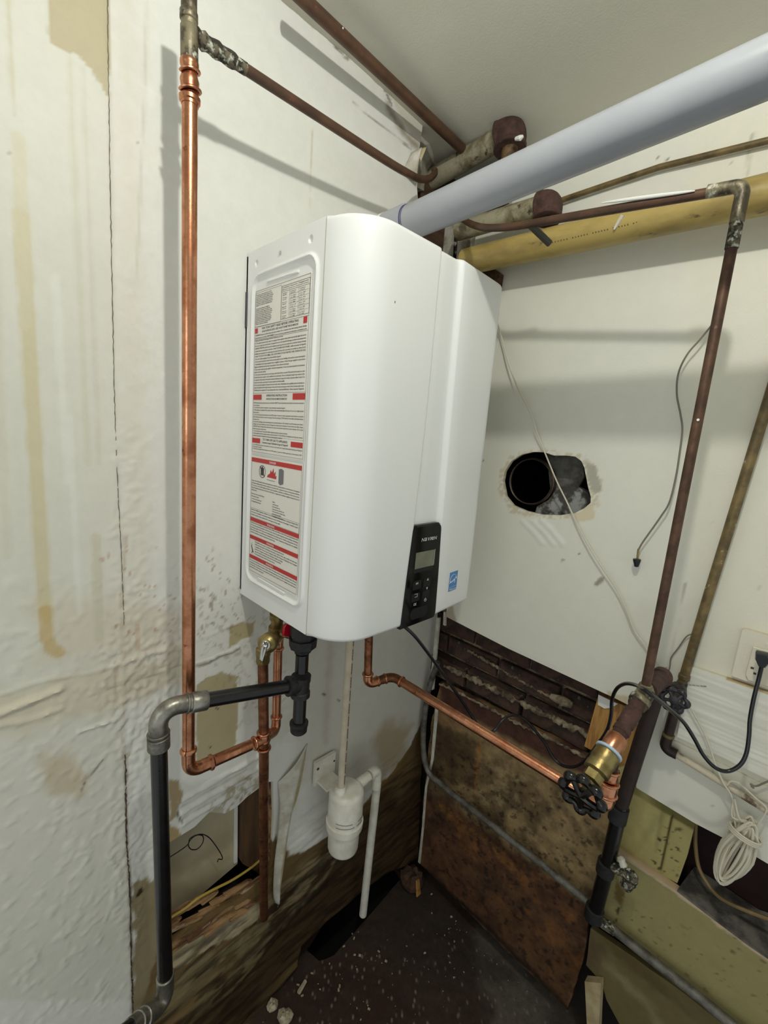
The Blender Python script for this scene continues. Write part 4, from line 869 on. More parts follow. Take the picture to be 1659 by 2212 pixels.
# --- blue efficiency sticker on the cover
def ys_(x): return -HD-.0005+.012*np.clip((x+.256)/(-.131+.256), 0, 1)-.0004
sk = G(); sk.add([(x, ys_(x), z) for x, z in ((-.2110,.0430),(-.1775,.0430),(-.1775,.0865),(-.2110,.0865))], [(0,1,2,3)]); st = mk('efficiency_sticker', sk, BLU, ht, smooth=False, label='small blue energy sticker')
em = G()
def sp(x, z, l=.0005): return np.array([x, ys_(x)-l, z])
em.tube([sp(-.1945+.0145*math.cos(a), .0640+.0165*math.sin(a)) for a in np.linspace(.25, 3.0, 22)], .00035, 5)
em.tube(spline([sp(-.2085,.0615), sp(-.2060,.0660), sp(-.2045,.0625), sp(-.2020,.0665), sp(-.2000,.0630), sp(-.1975,.0670), sp(-.1955,.0640), sp(-.1930,.0690), sp(-.1915,.0655), sp(-.1890,.0700), sp(-.1880,.0630), sp(-.1900,.0610)], 5), .00045, 5)
em.add([sp(-.1845+(.0042 if k % 2 == 0 else .0017)*math.sin(math.pi*k/5), .0715+(.0042 if k % 2 == 0 else .0017)*math.cos(math.pi*k/5)) for k in range(10)], [tuple(range(10))[::-1]])
em.add([sp(-.2100,.0520), sp(-.1785,.0520), sp(-.1785,.0526), sp(-.2100,.0526)], [(0,1,2,3)])
put_text(em, "ENERGY STAR", sp(-.2085,.0462), UF, V_, .0032, .028, lift=.0004)
mk('sticker_emblem', em, WHT, st, smooth=False)
mk('scuff_marks', G().box((-.4420,-.3362,.5790), (.0012,.0006,.0035)), INK, ht, smooth=False)
# hidden spigot and vent socket on top
g = G().lathe((-.306,-.15,HH), (0,0,1), [(-.003,.042),(.010,.042),(.011,.037),(.022,.037)], 32); mk('flue_collar', g, WPL, ht)

# ================================================================ VENT PIPE
c0 = np.array([-.300,-.150,.782]); d0 = X(1659,145,-.300)-X(1000,431,-.300); d0 /= np.linalg.norm(d0)
s0 = X(888,480,-.300)
RV = .0302
vt = thing('vent_pipe', 'large grey plastic vent pipe slanting from heater top to upper right', 'pipe', s0)
g = G().tube([s0-d0*.02, s0+d0*1.6], RV, 48); mk('pipe', g, GREYP, vt)
g = G().lathe(s0-d0*.062, d0, [(0,.032),(.001,.0345),(.052,.0345),(.056,.0338),(.0575,.0306)], 48); mk('socket', g, GREYP, vt)
g = G().lathe(s0-d0*.0052, d0, [(0,.0306),(.0004,.0314),(.0020,.0314),(.0026,.0306)], 48); mk('primer_ring', g, PURP, vt)
g = G().lathe(s0-d0*.0005, d0, [(0,.0306),(.0002,.0309),(.0010,.0309),(.0012,.0306)], 48); mk('primer_ring', g, PURP, vt)
e0 = s0-d0*.06; arc = [e0+unit(-d0)*t for t in (0,)]
pts = fillet([e0, e0-d0*.045, np.array([e0[0]-d0[0]*.045, e0[1]-d0[1]*.045, HH+.024])], .045, 8)
g = G().tube(pts, .0335, 36); mk('elbow', g, GREYP, vt)
g = G().lathe(e0-d0*.03, d0, [(0,.0345),(.0005,.0352),(.028,.0352),(.0285,.0345)], 48); mk('band_label', g, WPL, vt)
# ================================================================ PIPEWORK
def dep(P): return float((np.array(P)-CAM) @ M[2])
def rp(P, px): return px*dep(P)/(2*F_PX)
def projy(P): d = M @ (np.array(P)-CAM); return H_PX/2-F_PX*d[1]/d[2]
def zat(P, py):                      # height at which the vertical through P shows at image row py
    k = (H_PX/2-py)/F_PX; d = np.array(P, float)-CAM; d[2] = 0
    a = M[1][2]-k*M[2][2]; b = (M[1]-k*M[2]) @ d; z = -b/a; q = np.array(P, float); q[2] = CAM[2]+z; return q
def bead(g_, P, d, r, w=.006, b=.0022, seg=24):
    P = np.array(P, float); d = unit(d); g_.lathe(P-d*w/2, d, [(0, r), (w*.12, r+b*.7), (w*.35, r+b), (w*.65, r+b), (w*.88, r+b*.7), (w, r)], seg)
def collar(g_, P, d, r, w, b=.002, seg=28):
    P = np.array(P, float); d = unit(d); g_.lathe(P-d*w/2, d, [(0, r*.98), (.0006, r+b*.6), (.0016, r+b), (w-.0016, r+b), (w-.0006, r+b*.6), (w, r*.98)], seg)
def press(g_, P, d, r, L_=.030):     # press fitting: sleeve with a bead at the mouth
    P = np.array(P, float); d = unit(d); g_.lathe(P, d, [(0, r+.0012), (L_*.62, r+.0012), (L_*.66, r+.0022), (L_*.74, r+.0042), (L_*.86, r+.0042), (L_*.95, r+.0022), (L_, r+.0016), (L_+.0001, r)], 28)

# --- riser on the left
R1 = .0111
Pt = A(408,-60,.125); P0 = A(409,128,.125); P1 = A(410,222,.125); P2 = A(407,1668,.12); P3 = A(569,1597,.12)
t = thing('copper_riser', 'bright copper vertical pipe left of the heater, elbowed at its bottom', 'pipe', P2)
dv = unit(P2-P1); dh = unit(P3-P2)
mk('pipe', G().tube([P1-dv*.004, P2-dv*.035], R1, 32), COP, t)
mk('elbow', G().tube(fillet([P2-dv*.045, P2, P2+dh*.042], .03), R1+.0012, 28), COP, t)
g = G(); press(g, P2-dv*.026, -dv, R1, .026); mk('press_sleeve', g, COP, t)
g = G(); press(g, P2+dh*.024, dh, R1, .024); mk('press_sleeve', g, COP, t)
mk('pipe', G().tube([P2+dh*.04, P3-dh*.03], R1, 28), COP, t)
g = G(); du = unit(P0-P1)
g.lathe(P1-du*.004, du, [(0,R1+.0010),(.004,R1+.0012),(.005,R1+.0034),(.010,R1+.0038),(.013,R1+.0014),(.020,R1+.0008),(.026,R1+.0016),(.031,R1+.0022),(.036,R1+.0006),(.044,R1-.0010),(.050,R1+.0018),(.055,R1+.0018),(.059,R1-.0006),(.066,R1-.0012)], 32)
mk('press_coupling', g, COP, t)
for k_ in (0, 1):
    c_ = P1+du*(.010+.024*k_); hx = []
    for i in range(19):
        a = -1.2+3.6*i/18; hx.append(c_+du*(.010*i/18)+np.array([math.cos(a-1.9), math.sin(a-1.9), 0])*(R1+.0034-.0012*k_))
    mk('bead', G().tube(hx, .0022, 8), COP, t)
# --- old branch piping above it
Pb = [A(412,76,.125), A(436,87,.125), A(545,159,.125), A(689,253,.12), A(834,347,.11), A(880,374,.10), A(905,386,.06), A(926,386,.045), A(938,376,.035), A(939,368,.03)]
t = thing('branch_pipe', 'old dull copper branch pipe sloping along the left wall towards the corner', 'pipe', P0)
mk('pipe', G().tube(spline(Pb, 6), .0080, 20), RUSTB, t)
mk('corroded_sleeve', G().tube([between(Pb[1], Pb[2], x) for x in np.linspace(-.1,.86,16)], [.0092+.0032*random.Random(i).random() if i < 12 else .0088 for i in range(16)], 16), CORR, t)
mk('vertical_stub', G().tube([Pt, P0+unit(P0-Pt)*.0], .0108, 28), OLDP, t)
g = G(); collar(g, A(409,100,.125), unit(P0-Pt), .0108, .048, .0012); collar(g, A(408,36,.125), unit(P0-Pt), .0108, .012, .0015); mk('tee', g, OLDP, t)
# --- brown pipe under the ceiling
a_, b_ = Z(630,-25,1.112), Z(985,309,1.112)
t = thing('ceiling_pipe', 'dark brown pipe running just under the ceiling into the corner', 'pipe', b_)
mk('pipe', G().tube([a_, b_, b_+unit(b_-a_)*.028], .0118, 24), RUSTB, t)
for k_, (x_, y_, r_) in enumerate([(741,76,.0022),(651,18,.0016)]): mk('paint_drip', G().lathe(Z(x_, y_, 1.112)-M[2]*.0117, -M[2], [(0,r_),(.001,r_),(.0016,r_*.5)], 8), WHT, t)

# --- gas line
RG = .0134
Tt = A(650,1476,.19); tv = A(651,1440,.19)
def onA(px, py, off): return A(px, py, off)
up = np.array([0,0,1.]); Ue = zat(Tt, 1385); Cap = zat(Tt, 1578)
Eg = A(343,1524,.165); Vb = A(357,2112,.15)
t = thing('gas_pipe', 'black iron gas pipe with tee, drip leg and silvery elbows below heater', 'pipe', Vb)
gh = unit(Eg-Tt); gv = unit(Vb-Eg)
g = G().lathe(zat(Tt,1408), up, [(0,.017),(.006,.0185),(.012,.0275),(.030,.0285),(.0305,.024),(.036,.024),(.0365,.027),(.052,.027),(.066,.018)], 8); mk('union', g, IRONF, t, angle=20)
mk('nipple', G().tube([zat(Tt,1412), zat(Tt,1450)], RG, 24), IRON, t)
g = G(); g.lathe(zat(Tt,1504), up, [(0,.0165),(.0006,.0195),(.011,.0195),(.013,.0172),(.020,.0178),(.030,.0178),(.034,.0165),(.0345,.0195),(.046,.0200),(.0466,.0165)], 32)
ct = zat(Tt,1478); g.lathe(ct, gh, [(0,.017),(.014,.0165),(.020,.0195),(.0305,.0200),(.031,.0165)], 32); mk('tee', g, IRONF, t)
mk('drip_leg', G().tube([zat(Tt,1498), zat(Tt,1556)], RG, 24), IRON, t)
g = G().lathe(zat(Tt,1582), up, [(0,.010),(.001,.0145),(.004,.0172),(.016,.0180),(.018,.0192),(.024,.0192),(.0245,.0150)], 32); mk('cap', g, IRONF, t)
ge0 = ct+gh*.030
Eg = A(341,1530,.165); gh = unit(Eg-ct)
mk('horizontal_pipe', G().tube([ct+gh*.03, Eg-gh*.060], RG, 28), IRON, t)
el = fillet([Eg-gh*.068, Eg, Eg+gv*.062], .052, 12)
mk('elbow', G().tube(el, .0152, 32), GALV, t)
g = G(); collar(g, Eg-gh*.066, gh, .0155, .028, .0018); bead(g, Eg-gh*.046, gh, .0155, .004, .0024); mk('press_sleeve', g, GALV, t)
g = G(); collar(g, Eg+gv*.064, gv, .0155, .024, .0022); bead(g, Eg+gv*.047, gv, .0155, .004, .0024); mk('press_sleeve', g, GALV, t)
mk('vertical_pipe', G().tube([Eg+gv*.06, Vb], RG, 28), IRON, t)
g = G(); collar(g, Vb-gv*.004, gv, .0150, .004, .0012); mk('press_rim', g, GALV, t)
Vc = A(357,2165,.15); Vd = A(280,2222,.18)
mk('elbow', G().tube(fillet([Vb-gv*.004, Vc, Vd], .035, 8), .0155, 28), GALV, t)
g = G(); dd = unit(Vd-Vc); collar(g, Vc+dd*.052, dd, .0155, .012, .0022); bead(g, Vc+dd*.070, dd, .0155, .005, .0022); mk('press_sleeve', g, GALV, t)
mk('pipe', G().tube([Vd, Vd+dd*.25], RG, 24), IRON, t)

# --- copper drop under the heater (two pipes joined by a tee)
Q0 = A(568,1432,.125); Q1 = A(570,1597,.12); Q2 = A(570,1982,.03)
t = thing('copper_drop', 'brownish copper pipes dropping from the brass valve into the rotten wall', 'pipe', Q2)
mk('pipe', G().tube([Q0, Q1], R1-.0004, 28), COPD, t); mk('pipe', G().tube([Q1, Q2], R1-.0004, 28), COPD, t)
dq = unit(Q1-Q0)
g = G(); collar(g, Q1, dq, R1+.0004, .034, .0008); bead(g, Q1-dq*.018, dq, R1+.001, .006, .003); bead(g, Q1+dq*.022, dq, R1+.001, .006, .003); bead(g, Q1+dq*.002, dq, R1+.001, .006, .002)
bead(g, Q1-dh*.022, dh, R1+.001, .006, .003); g.tube([Q1-dh*.026, Q1], R1+.001, 24); mk('tee', g, COP, t)
r0 = A(601,1384,.085); r1 = A(597,1548,.08); r2 = A(585,1592,.09)
mk('pipe', G().tube([r0, r1], .0098, 24), COP, t)
mk('elbow', G().tube(fillet([r1-unit(r1-r0)*.004, A(596,1578,.08), Q1+np.array([.006,.004,0])], .03), .0108, 24), COP, t)
g = G(); bead(g, r1, r1-r0, .0104, .006, .003); mk('press_sleeve', g, COP, t); g = G(); bead(g, r0+unit(r1-r0)*.018, r1-r0, .0104, .006, .003); collar(g, r0+unit(r1-r0)*.006, r1-r0, .0100, .03, .0014); mk('press_sleeve', g, COP, t)
# --- brass service valve
b0 = A(600,1322,.12); b1 = A(596,1384,.11)
t = thing('service_valve', 'brass service valve with red handle and chrome relief lever under heater', 'valve', b1)
g = G().lathe(b1, b0-b1, [(0,.011),(.010,.0135),(.012,.017),(.034,.017),(.036,.0125),(.052,.0125),(.054,.0160),(.066,.0160),(.068,.013),(.09,.013)], 28); mk('body', g, BRASS, t)
v0 = A(592,1378,.13); v1 = A(556,1408,.185); va = unit(v1-v0)
g = G().lathe(v0-va*.012, va, [(0,.012),(.018,.0125),(.0185,.0165),(.036,.0170),(.037,.0195),(.052,.0195),(.056,.0165),(.060,.0120)], 28); mk('relief_body', g, BRASS, t)
g = G().lathe(v0+va*.030, va, [(0,.0175),(.004,.0178),(.014,.0150),(.018,.0090),(.019,.004)], 28); mk('relief_cap', g, CHROME, t)
lv = v0+va*.050; g = G(); g.tube(spline([lv+np.array([-.002,-.002,.006]), lv+np.array([-.008,-.008,.010]), lv+np.array([-.013,-.012,.0]), lv+np.array([-.016,-.014,-.018])], 5), .0028, 8); g.tube(spline([lv+np.array([.003,-.004,.004]), lv+np.array([-.004,-.012,.006]), lv+np.array([-.010,-.016,-.004]), lv+np.array([-.015,-.016,-.02])], 5), .0024, 8); mk('lever', g, CHROME, t)
g = G().lathe(Q0, (0,0,1), [(0,.0128),(.004,.0138),(.016,.0138),(.018,.0150),(.032,.0150),(.036,.010)], 28); mk('outlet_nut', g, BRASS, t)
h0 = A(604,1366,.14); h1 = A(626,1374,.15)
g = G().lathe(h0, h1-h0, [(0,.0085),(.012,.009),(.0125,.0065),(.026,.0065),(.027,.0085),(.032,.0085)], 20); mk('handle_stem', g, BRASS, t)
g = G().prism([A(609,1372,.158),A(611,1352,.158),A(616,1346,.158),A(626,1350,.158),A(628,1368,.158),A(620,1374,.158)], (0,-.006,0), .1); mk('handle', g, REDP, t)

# --- copper run to the right
K0 = A(797,1366,.17); K1 = A(794,1478,.17); K2 = A(848,1461,.195); K3 = X(1228,1693,-.17); K4 = X(1304,1742,-.17)
RC = .0108
t = thing('copper_return_pipe', 'copper pipe from under the heater running right to the gate valve', 'pipe', K1)
da = unit(K1-K0); db = unit(K2-K1); dc = unit(K3-K2)
mk('pipe', G().tube([K0, K1-da*.018], .0098, 24), COPD, t)
mk('elbow', G().tube(fillet([K1-da*.030, K1, K1+db*.030], .026), .0115, 24), COP, t)
g = G(); bead(g, K1-da*.028, da, .0112, .006, .0028); mk('press_sleeve', g, COP, t); g = G(); bead(g, K1+db*.026, db, .0112, .005, .0022); mk('press_sleeve', g, COP, t)
mk('pipe', G().tube([K1+db*.015, K2-db*.02], .0104, 24), COPD, t)
mk('elbow', G().tube(fillet([K2-db*.028, K2, K2+dc*.030], .026), .0110, 24), COPD, t)
g = G(); bead(g, K2+dc*.028, dc, .0112, .006, .0028); mk('press_sleeve', g, COP, t); g = G(); bead(g, K2-db*.02, db, .0110, .005, .002); mk('press_sleeve', g, COP, t)
mk('pipe', G().tube([K2+dc*.02, K4-dc*.03], RC, 28), COP, t)
K5 = X(1319,1672,-.165); de = unit(K5-K4)
mk('elbow', G().tube(fillet([K4-dc*.045, K4, K4+de*.034], .030), .0162, 28), COP, t)
g = G(); collar(g, K4+de*.036, de, .0150, .024, .0014); bead(g, K4+de*.026, de, .0152, .006, .0034); bead(g, K4+de*.048, de, .0150, .005, .003); collar(g, K4+de*.062, de, .0118, .020, .0016); bead(g, K4+de*.070, de, .0120, .006, .003); mk('press_reducer', g, COP, t)

# --- diagonal stub with the gate valve
Wc = X(1257,1716,-.305); Vm = X(1292,1662,-.262); Vn = X(1316,1622,-.235); Tj = X(1392,1497,-.12); Ee = X(1428,1463,.03)
ax = unit(Wc-Vn)
def handwheel(g_, C_, n_, R_, lobes=8, rt=.0042):
    n_ = unit(n_); a = unit(np.cross(n_, [0,0,1])); b = np.cross(n_, a); pts = []
    N = lobes*10
    for i in range(N):
        th = 2*math.pi*i/N; rr = R_*(1+.09*math.cos(lobes*th)); pts.append(C_+(a*math.cos(th)+b*math.sin(th))*rr+n_*.0)
    g_.tube(pts, [rt*(1+.28*math.cos(lobes*2*math.pi*i/N)) for i in range(N)], 10, closed=True)
    for k in range(5):
        th = 2*math.pi*k/5+.3; e_ = C_+(a*math.cos(th)+b*math.sin(th))*R_*.97; m_ = C_+(a*math.cos(th)+b*math.sin(th))*R_*.5+n_*.003
        g_.tube(spline([C_+n_*.004, m_, e_], 4), rt*.78, 8)
    g_.lathe(C_-n_*.004, n_, [(0,.008),(.001,.0100),(.010,.0090),(.012,.005)], 16)
t = thing('gate_valve', 'brass gate valve with black handwheel at end of the copper run', 'valve', Wc)
g = G().lathe(Vn+ax*.004, ax, [(0,.0165),(.002,.0195),(.018,.0198),(.020,.0188),(.028,.0188),(.0285,.0198),(.038,.0196),(.041,.0150)], 28); mk('body', g, BRASS, t)
g = G().lathe(Vn+ax*.044, ax, [(0,.0125),(.001,.0155),(.014,.0155),(.016,.008),(.030,.006),(.034,.0045)], 6); mk('bonnet_nut', g, BRASS, t, angle=20)
g = G(); bead(g, Vn+ax*.0015, ax, .0192, .005, .0018); mk('collar_ring', g, mat('pale_blue_ring', (176,196,214), .4), t)
g = G().tube([Vn+ax*.05, Wc+ax*.004], .0036, 10); mk('stem', g, BRASS, t)
wn = unit(ax+.55*unit(CAM-Wc)); g = G(); handwheel(g, Wc, wn, rp(Wc, 76), 8, .0066); mk('handwheel', g, BWHEEL, t)
t = thing('valve_supply_pipe', 'brown joined pipe from the gate valve back to wall, crossed by thin pipe', 'pipe', Tj)
g = G().tube([Vn+ax*.006, between(Vn, Tj, .22)], .0152, 28); collar(g, between(Vn, Tj, .10), ax, .0155, .030, .0010); mk('copper_sleeve', g, COP, t)
g = G().tube([between(Vn, Tj, .15), between(Vn, Tj, .8)], .0118, 26); collar(g, between(Vn, Tj, .55), ax, .0125, .034, .0012); collar(g, between(Vn, Tj, .34), ax, .0124, .010, .0012); mk('pipe', g, RUSTC, t)
ax2 = unit(Ee-Tj)
g = G().tube([between(Vn, Tj, .78), Tj+ax2*.03], .0150, 26); collar(g, between(Vn, Tj, .86), ax, .0152, .012, .0018); collar(g, Tj, (0,0,1), .0098, .034, .001); mk('tee', g, OLDP, t)
g = G().tube([Tj+ax2*.02, Ee], .0165, 26); mk('back_pipe', g, RUSTC, t)
g = G(); collar(g, Ee-ax2*.004, ax2, .0170, .030, .0022); mk('end_elbow', g, RUSTC, t)
mk('riser_leg', G().tube([K4+de*.07, X(1345,1562,-.16)], .0095, 20), DPIPE, t)

# --- thin brown pipe: along the right wall, elbow, down to the tee
n0 = [X(1000,474,.03), X(1018,484,-.02), X(1042,491,-.08), X(1075,492,-.105), X(1120,488,-.12), X(1200,474,-.12)]
Ne = X(1607,400,-.12); Nb = Tj+np.array([0,0,.004])
t = thing('thin_brown_pipe', 'thin brown pipe with white paint streak, elbowing down in front of right wall', 'pipe', Nb)
mk('horizontal_pipe', G().tube(spline(n0, 6)+[Ne+np.array([0,.02,0])], .0074, 20), RUSTB, t)
mk('elbow', G().tube(fillet([Ne+unit(n0[-1]-Ne)*.045, Ne, Ne+unit(Nb-Ne)*.05], .012), .0094, 22), OLDP, t)
mk('vertical_pipe', G().tube([Ne+unit(Nb-Ne)*.03, Nb], .0076, 22), COPB, t)
mk('joint_sleeve', G().tube([Ne+unit(Nb-Ne)*.04, Ne+unit(Nb-Ne)*.085], .0088, 22), CORR, t)
mk('stub', G().tube([X(1146,486,-.12), X(1187,526,-.07)], .0068, 18), mat('stub_grey', (74,72,64), .5, .2), t)
sd = unit(Ne-n0[-1]); ps = []; 
wa = X(1300,446,-.128); wb = X(1500,421,-.128)
g = G().tube([between(wa, wb, x) + np.array([-.0012,0,.0052]) for x in np.linspace(0,1,12)], [.0006+.0024*math.sin(math.pi*min(1,x*1.0))**.6 for x in np.linspace(0.02,.98,12)], 8); mk('paint_streak', g, WHT, t)
mk('paint_fleck', G().lathe(X(1508,907,-.129), (-1,0,0), [(0,.0022),(.001,.0018)], 8), WHT, t)

# --- yellowed plastic pipe
Ya, Yb = X(1005,566,.075), X(1760,396,.075)
t = thing('yellow_pipe', 'thick yellowed plastic pipe along the top of the right wall', 'pipe', Ya)
mk('pipe', G().tube([Ya, Yb+(Yb-Ya)*.9], .0325, 40), YEL, t)
g = G(); yd = unit(Yb-Ya); ry = unit(CAM-between(Ya, Yb, .5)); ry = unit(ry-yd*(ry@yd)); yv = np.cross(ry, yd)
rnd = random.Random(8)
for k in range(46):
    c_ = X(1208+k*6.2, 521-k*1.46, .075); 
    if k % 7 == 6: continue
    pc = c_+unit(ry*1.0+yv*.02)*.0328; wl = .0028
    g.add([pc-yd*wl*.4-yv*.0016, pc+yd*wl*.4-yv*.0016, pc+yd*wl*.4+yv*.0016*rnd.uniform(.3,1), pc-yd*wl*.4+yv*.0014], [(0,1,2,3)])
mk('printed_line', g, mat('faded_print', (92,80,46), .6), t, smooth=False, kind='stuff')
mk('paint_smear', G().tube([X(1345,466,.0435), X(1336,480,.0430), X(1326,496,.0428)], [.0045,.004,.002], 8), WPAP, t)
# --- capped waste stubs in the corner
def stub(name, label, a_, b_, r_, el_c, el_r, dn):
    t = thing(name, label, 'pipe', a_); mk('pipe', G().tube([a_, b_], r_, 30), STUBM, t)
    d_ = unit(b_-a_); e_ = b_+d_*el_r*.7
    mk('elbow', G().tube(fillet([b_-d_*.002, e_, e_+dn*el_r*1.25], el_r*.75, 8), [el_r*1.0]*9+[el_r*.9,el_r*.86], 28) if False else G().tube(fillet([b_-d_*.004, e_, e_+dn*el_r*1.2], el_r*.8, 9), el_r, 28), RUSTC, t)
    g_ = G(); collar(g_, b_+d_*.002, d_, el_r, .010, .002); collar(g_, e_+dn*el_r*1.05, dn, el_r, .010, .0018); mk('rim', g_, RUSTC, t)
    return t, e_+dn*el_r*1.2
s1a, s1b = X(912,400,.06), X(1084,297,.06)
t1, q_ = stub('upper_waste_stub', 'upper grimy waste pipe stub ending in a rusty elbow above vent pipe', s1a, s1b, .0255, None, .037, unit([-.1,-.10,-1]))
mk('tail_pipe', G().tube([q_+np.array([0,0,.006]), q_+np.array([0,-.006,-.07])], .020, 24), mat('dull_bronze', (120,96,66), .5, .3, (78,58,42), 40, .5, .12), t1)
s2a, s2b = X(990,500,.07), X(1168,446,.07)
t2, q_ = stub('lower_waste_stub', 'lower grimy waste pipe stub with an open rusty elbow below vent pipe', s2a, s2b, .0235, None, .031, unit([-.15,-.05,-1]))
mk('socket_bore', G().lathe(q_+np.array([0,0,-.0008]), (0,0,1), [(0,.019),(.001,.019)], 24), DARK, t2)
mk('paint_patch', G().tube([X(1114,300,.02), X(1124,298,.019), X(1130,294,.019)], [.004,.006,.003], 8), WHT, t1)
# --- thin painted pipe high on the right wall
t = thing('painted_conduit', 'narrow paint-flecked pipe fixed high on right wall above yellow pipe', 'pipe', B(1228,430,.012))
mk('pipe', G().tube([B(1180,444,.012), B(1228,427,.012), B(1424,361,.012), B(1665,302,.012), B(1665,302,.012)+(B(1665,302,.012)-B(1424,361,.012))*3], .0060, 16), OLIVEP, t)
mk('second_strand', G().tube([B(1180,450,.006), B(1228,433,.006), B(1424,367,.006), B(1665,308,.006), B(1665,308,.006)+(B(1665,308,.006)-B(1424,367,.006))*3], .0036, 12), WPAP, t)

# --- olive pipe on the right with elbow
op = [B(1644,917,.02)+unit(B(1644,917,.02)-B(1529,1290,.02))*.66, B(1644,917,.02), B(1581,1122,.02), B(1529,1290,.02), B(1474,1474,.02), B(1441,1596,.02)]
t = thing('olive_wall_pipe', 'olive-painted vertical pipe on right wall beside the outlet, elbowed low', 'pipe', op[-1])
mk('pipe', G().tube(op[:-1], .0092, 22), OLIVEP, t)
mk('lower_pipe', G().tube([op[-2], op[-1]], .0100, 22), DPIPE, t)
mk('elbow', G().tube(fillet([op[-1]+unit(op[-2]-op[-1])*.012, B(1434,1616,.02), B(1462,1630,.02)], .014), .0108, 22), DPIPE, t)
mk('horizontal_pipe', G().tube([B(1458,1628,.02), B(1659,1752,.02), B(1800,1836,.02)], .0070, 18), mat('paint_splashed_pipe', (196,186,166), .6, 0, (96,74,56), 18, .56, .06), t)
g = G(); collar(g, B(1478,1462,.02), op[3]-op[4], .0098, .012, .0012); mk('collar', g, OLIVEP, t); g = G(); collar(g, B(1444,1588,.02), op[-2]-op[-1], .0104, .008, .0014); mk('collar', g, OLIVEP, t)
# --- second handwheel
wc2 = X(1457,1512,.02); n2 = unit([-1,-.12,.10])
t = thing('wall_valve', 'small valve with worn blue-black handwheel against the right wall', 'valve', wc2)
g = G(); handwheel(g, wc2, n2, rp(wc2, 44), 6, .0046); mk('handwheel', g, BLWHEEL, t)
mk('stem', G().lathe(wc2-n2*.07, n2, [(0,.016),(.02,.016),(.022,.010),(.045,.009),(.047,.005),(.07,.0045)], 18), DPIPE, t)

# --- dark standpipe
S = [X(1424,1478,.09), X(1342,1738,.09), X(1312,1868,.09), X(1284,1975,.09)]
t = thing('dark_standpipe', 'dark rusty vertical pipe with couplings below the thin brown pipe', 'pipe', S[-1])
mk('upper_pipe', G().tube([S[0], S[1]], rp(S[1], 29), 26), DPIPE, t); mk('middle_pipe', G().tube([S[1], S[2]], rp(S[2], 29), 26), IRON, t); mk('lower_pipe', G().tube([S[2], S[3]], rp(S[2], 30), 26), IRON, t)
for q_, w_ in ((X(1336,1757,.09),.040), (X(1309,1874,.09),.034), (X(1283,1972,.09),.034)):
    g = G(); collar(g, q_, S[1]-S[2], rp(q_, 33), w_, .0022); mk('coupling', g, IRONF, t)
rnd = random.Random(3); pts = [X(1322,1868,.09), X(1340,1880,.08), X(1358,1888,.075), X(1366,1898,.08), X(1352,1914,.085)]
mk('corroded_hub', G().tube(spline(pts, 5), [.011+.003*rnd.random() for _ in range(21)], 10), CORR, t, angle=30)
mk('corroded_hub', G().tube(spline([X(1338,1850,.085), X(1346,1868,.08), X(1350,1890,.085)], 4), [.006,.008,.009,.007,.009,.008,.007,.006,.004], 8), WPAP, t)
# --- conduits near the floor
t = thing('grey_conduit', 'grey conduit bending from the corner and slanting across stained board', 'conduit', X(916,1640,.155))
mk('conduit', G().tube(spline([X(946,1430,.17), X(926,1490,.165), X(916,1560,.16), X(915,1625,.155), X(926,1668,.15), X(955,1696,.15), X(1060,1780,.15), X(1180,1875,.15), X(1282,1958,.15)], 6), .0095, 18), GREYPIPE, t)
t = thing('floor_conduit', 'pale grey conduit slanting across the green boards at lower right', 'conduit', X(1600,2222,.125))
mk('conduit', G().tube([X(1290,1985,.125), X(1330,2012,.125), X(1480,2130,.125), X(1700,2310,.125)], .0105, 18), GREYPIPE, t)
g = G(); collar(g, X(1310,1998,.125), X(1330,2012,.125)-X(1290,1985,.125), .0105, .04, .002); mk('sleeve', g, CORR, t)

# ================================================================ CONDENSATE TRAP
ta = A(747,1735,.09)
t = thing('condensate_trap', 'white plastic condensate trap with square bracket on the lower left wall', 'trap', zat(ta, 1850))
zz = lambda py: zat(ta, py)[2]
rb_ = .043
base_ = np.array([ta[0], ta[1], 0.])
zt, zb, zl, zc_, ze = zz(1702), zz(1768), zz(1800), zz(1838), zz(1862)
g = G().lathe(base_, up, [(zb,.0480),(zt-.014,.0480),(zt-.006,.0462),(zt-.001,.0410),(zt,.0370),(zt+.001,.004)], 40); mk('head', g, WPL, t)
g = G().lathe(base_, up, [(zb-.022,.0480),(zb-.020,.0508),(zb-.002,.0520),(zb,.0520),(zb+.001,.0480)], 40); mk('band', g, WPL, t)
g = G().lathe(base_, up, [(zb-.128,.003),(zb-.124,.006),(zb-.120,.008),(zb-.092,.0405),(zb-.086,.0425),(zb-.02,.0440)], 40); mk('bowl', g, WPL, t)
g = G(); 
for a0, a1, zc2 in [(200,262,.0),(272,300,.0),(200,255,.012),(305,345,.004),(276,296,.012)]:
    pts = [base_+np.array([math.cos(math.radians(a))*.0483, math.sin(math.radians(a))*.0483, zb+.012+zc2]) for a in np.linspace(a0, a1, 8)]; g.tube(pts, .0011, 4)
mk('faded_print', g, GRYP, t, smooth=False, kind='stuff')
g = G().box((ta[0]-.018, -.010, zt+.018), (.070, .010, .075)).box((ta[0]-.018, -.035, zt-.006), (.055, .05, .006)); mk('bracket', g, WPL, t, smooth=False)
mk('screw', G().lathe((ta[0]-.045, -.0155, zt+.034), (0,-1,0), [(0,.004),(.001,.0036)], 12), INK, t)
mk('screw', G().lathe((ta[0]+.012, -.0155, zt+.030), (0,-1,0), [(0,.003),(.001,.0028)], 12), INK, t)
it = A(735,1706,.088)
mk('inlet_socket', G().lathe((it[0], it[1], zt-.002), up, [(0,.0160),(.010,.0160),(.012,.0148),(.022,.0140)], 24), WPL, t)
o0 = np.array([ta[0]+.044, ta[1], zt-.012]); o1 = A(814,1662,.085)
od = unit(o1-o0)
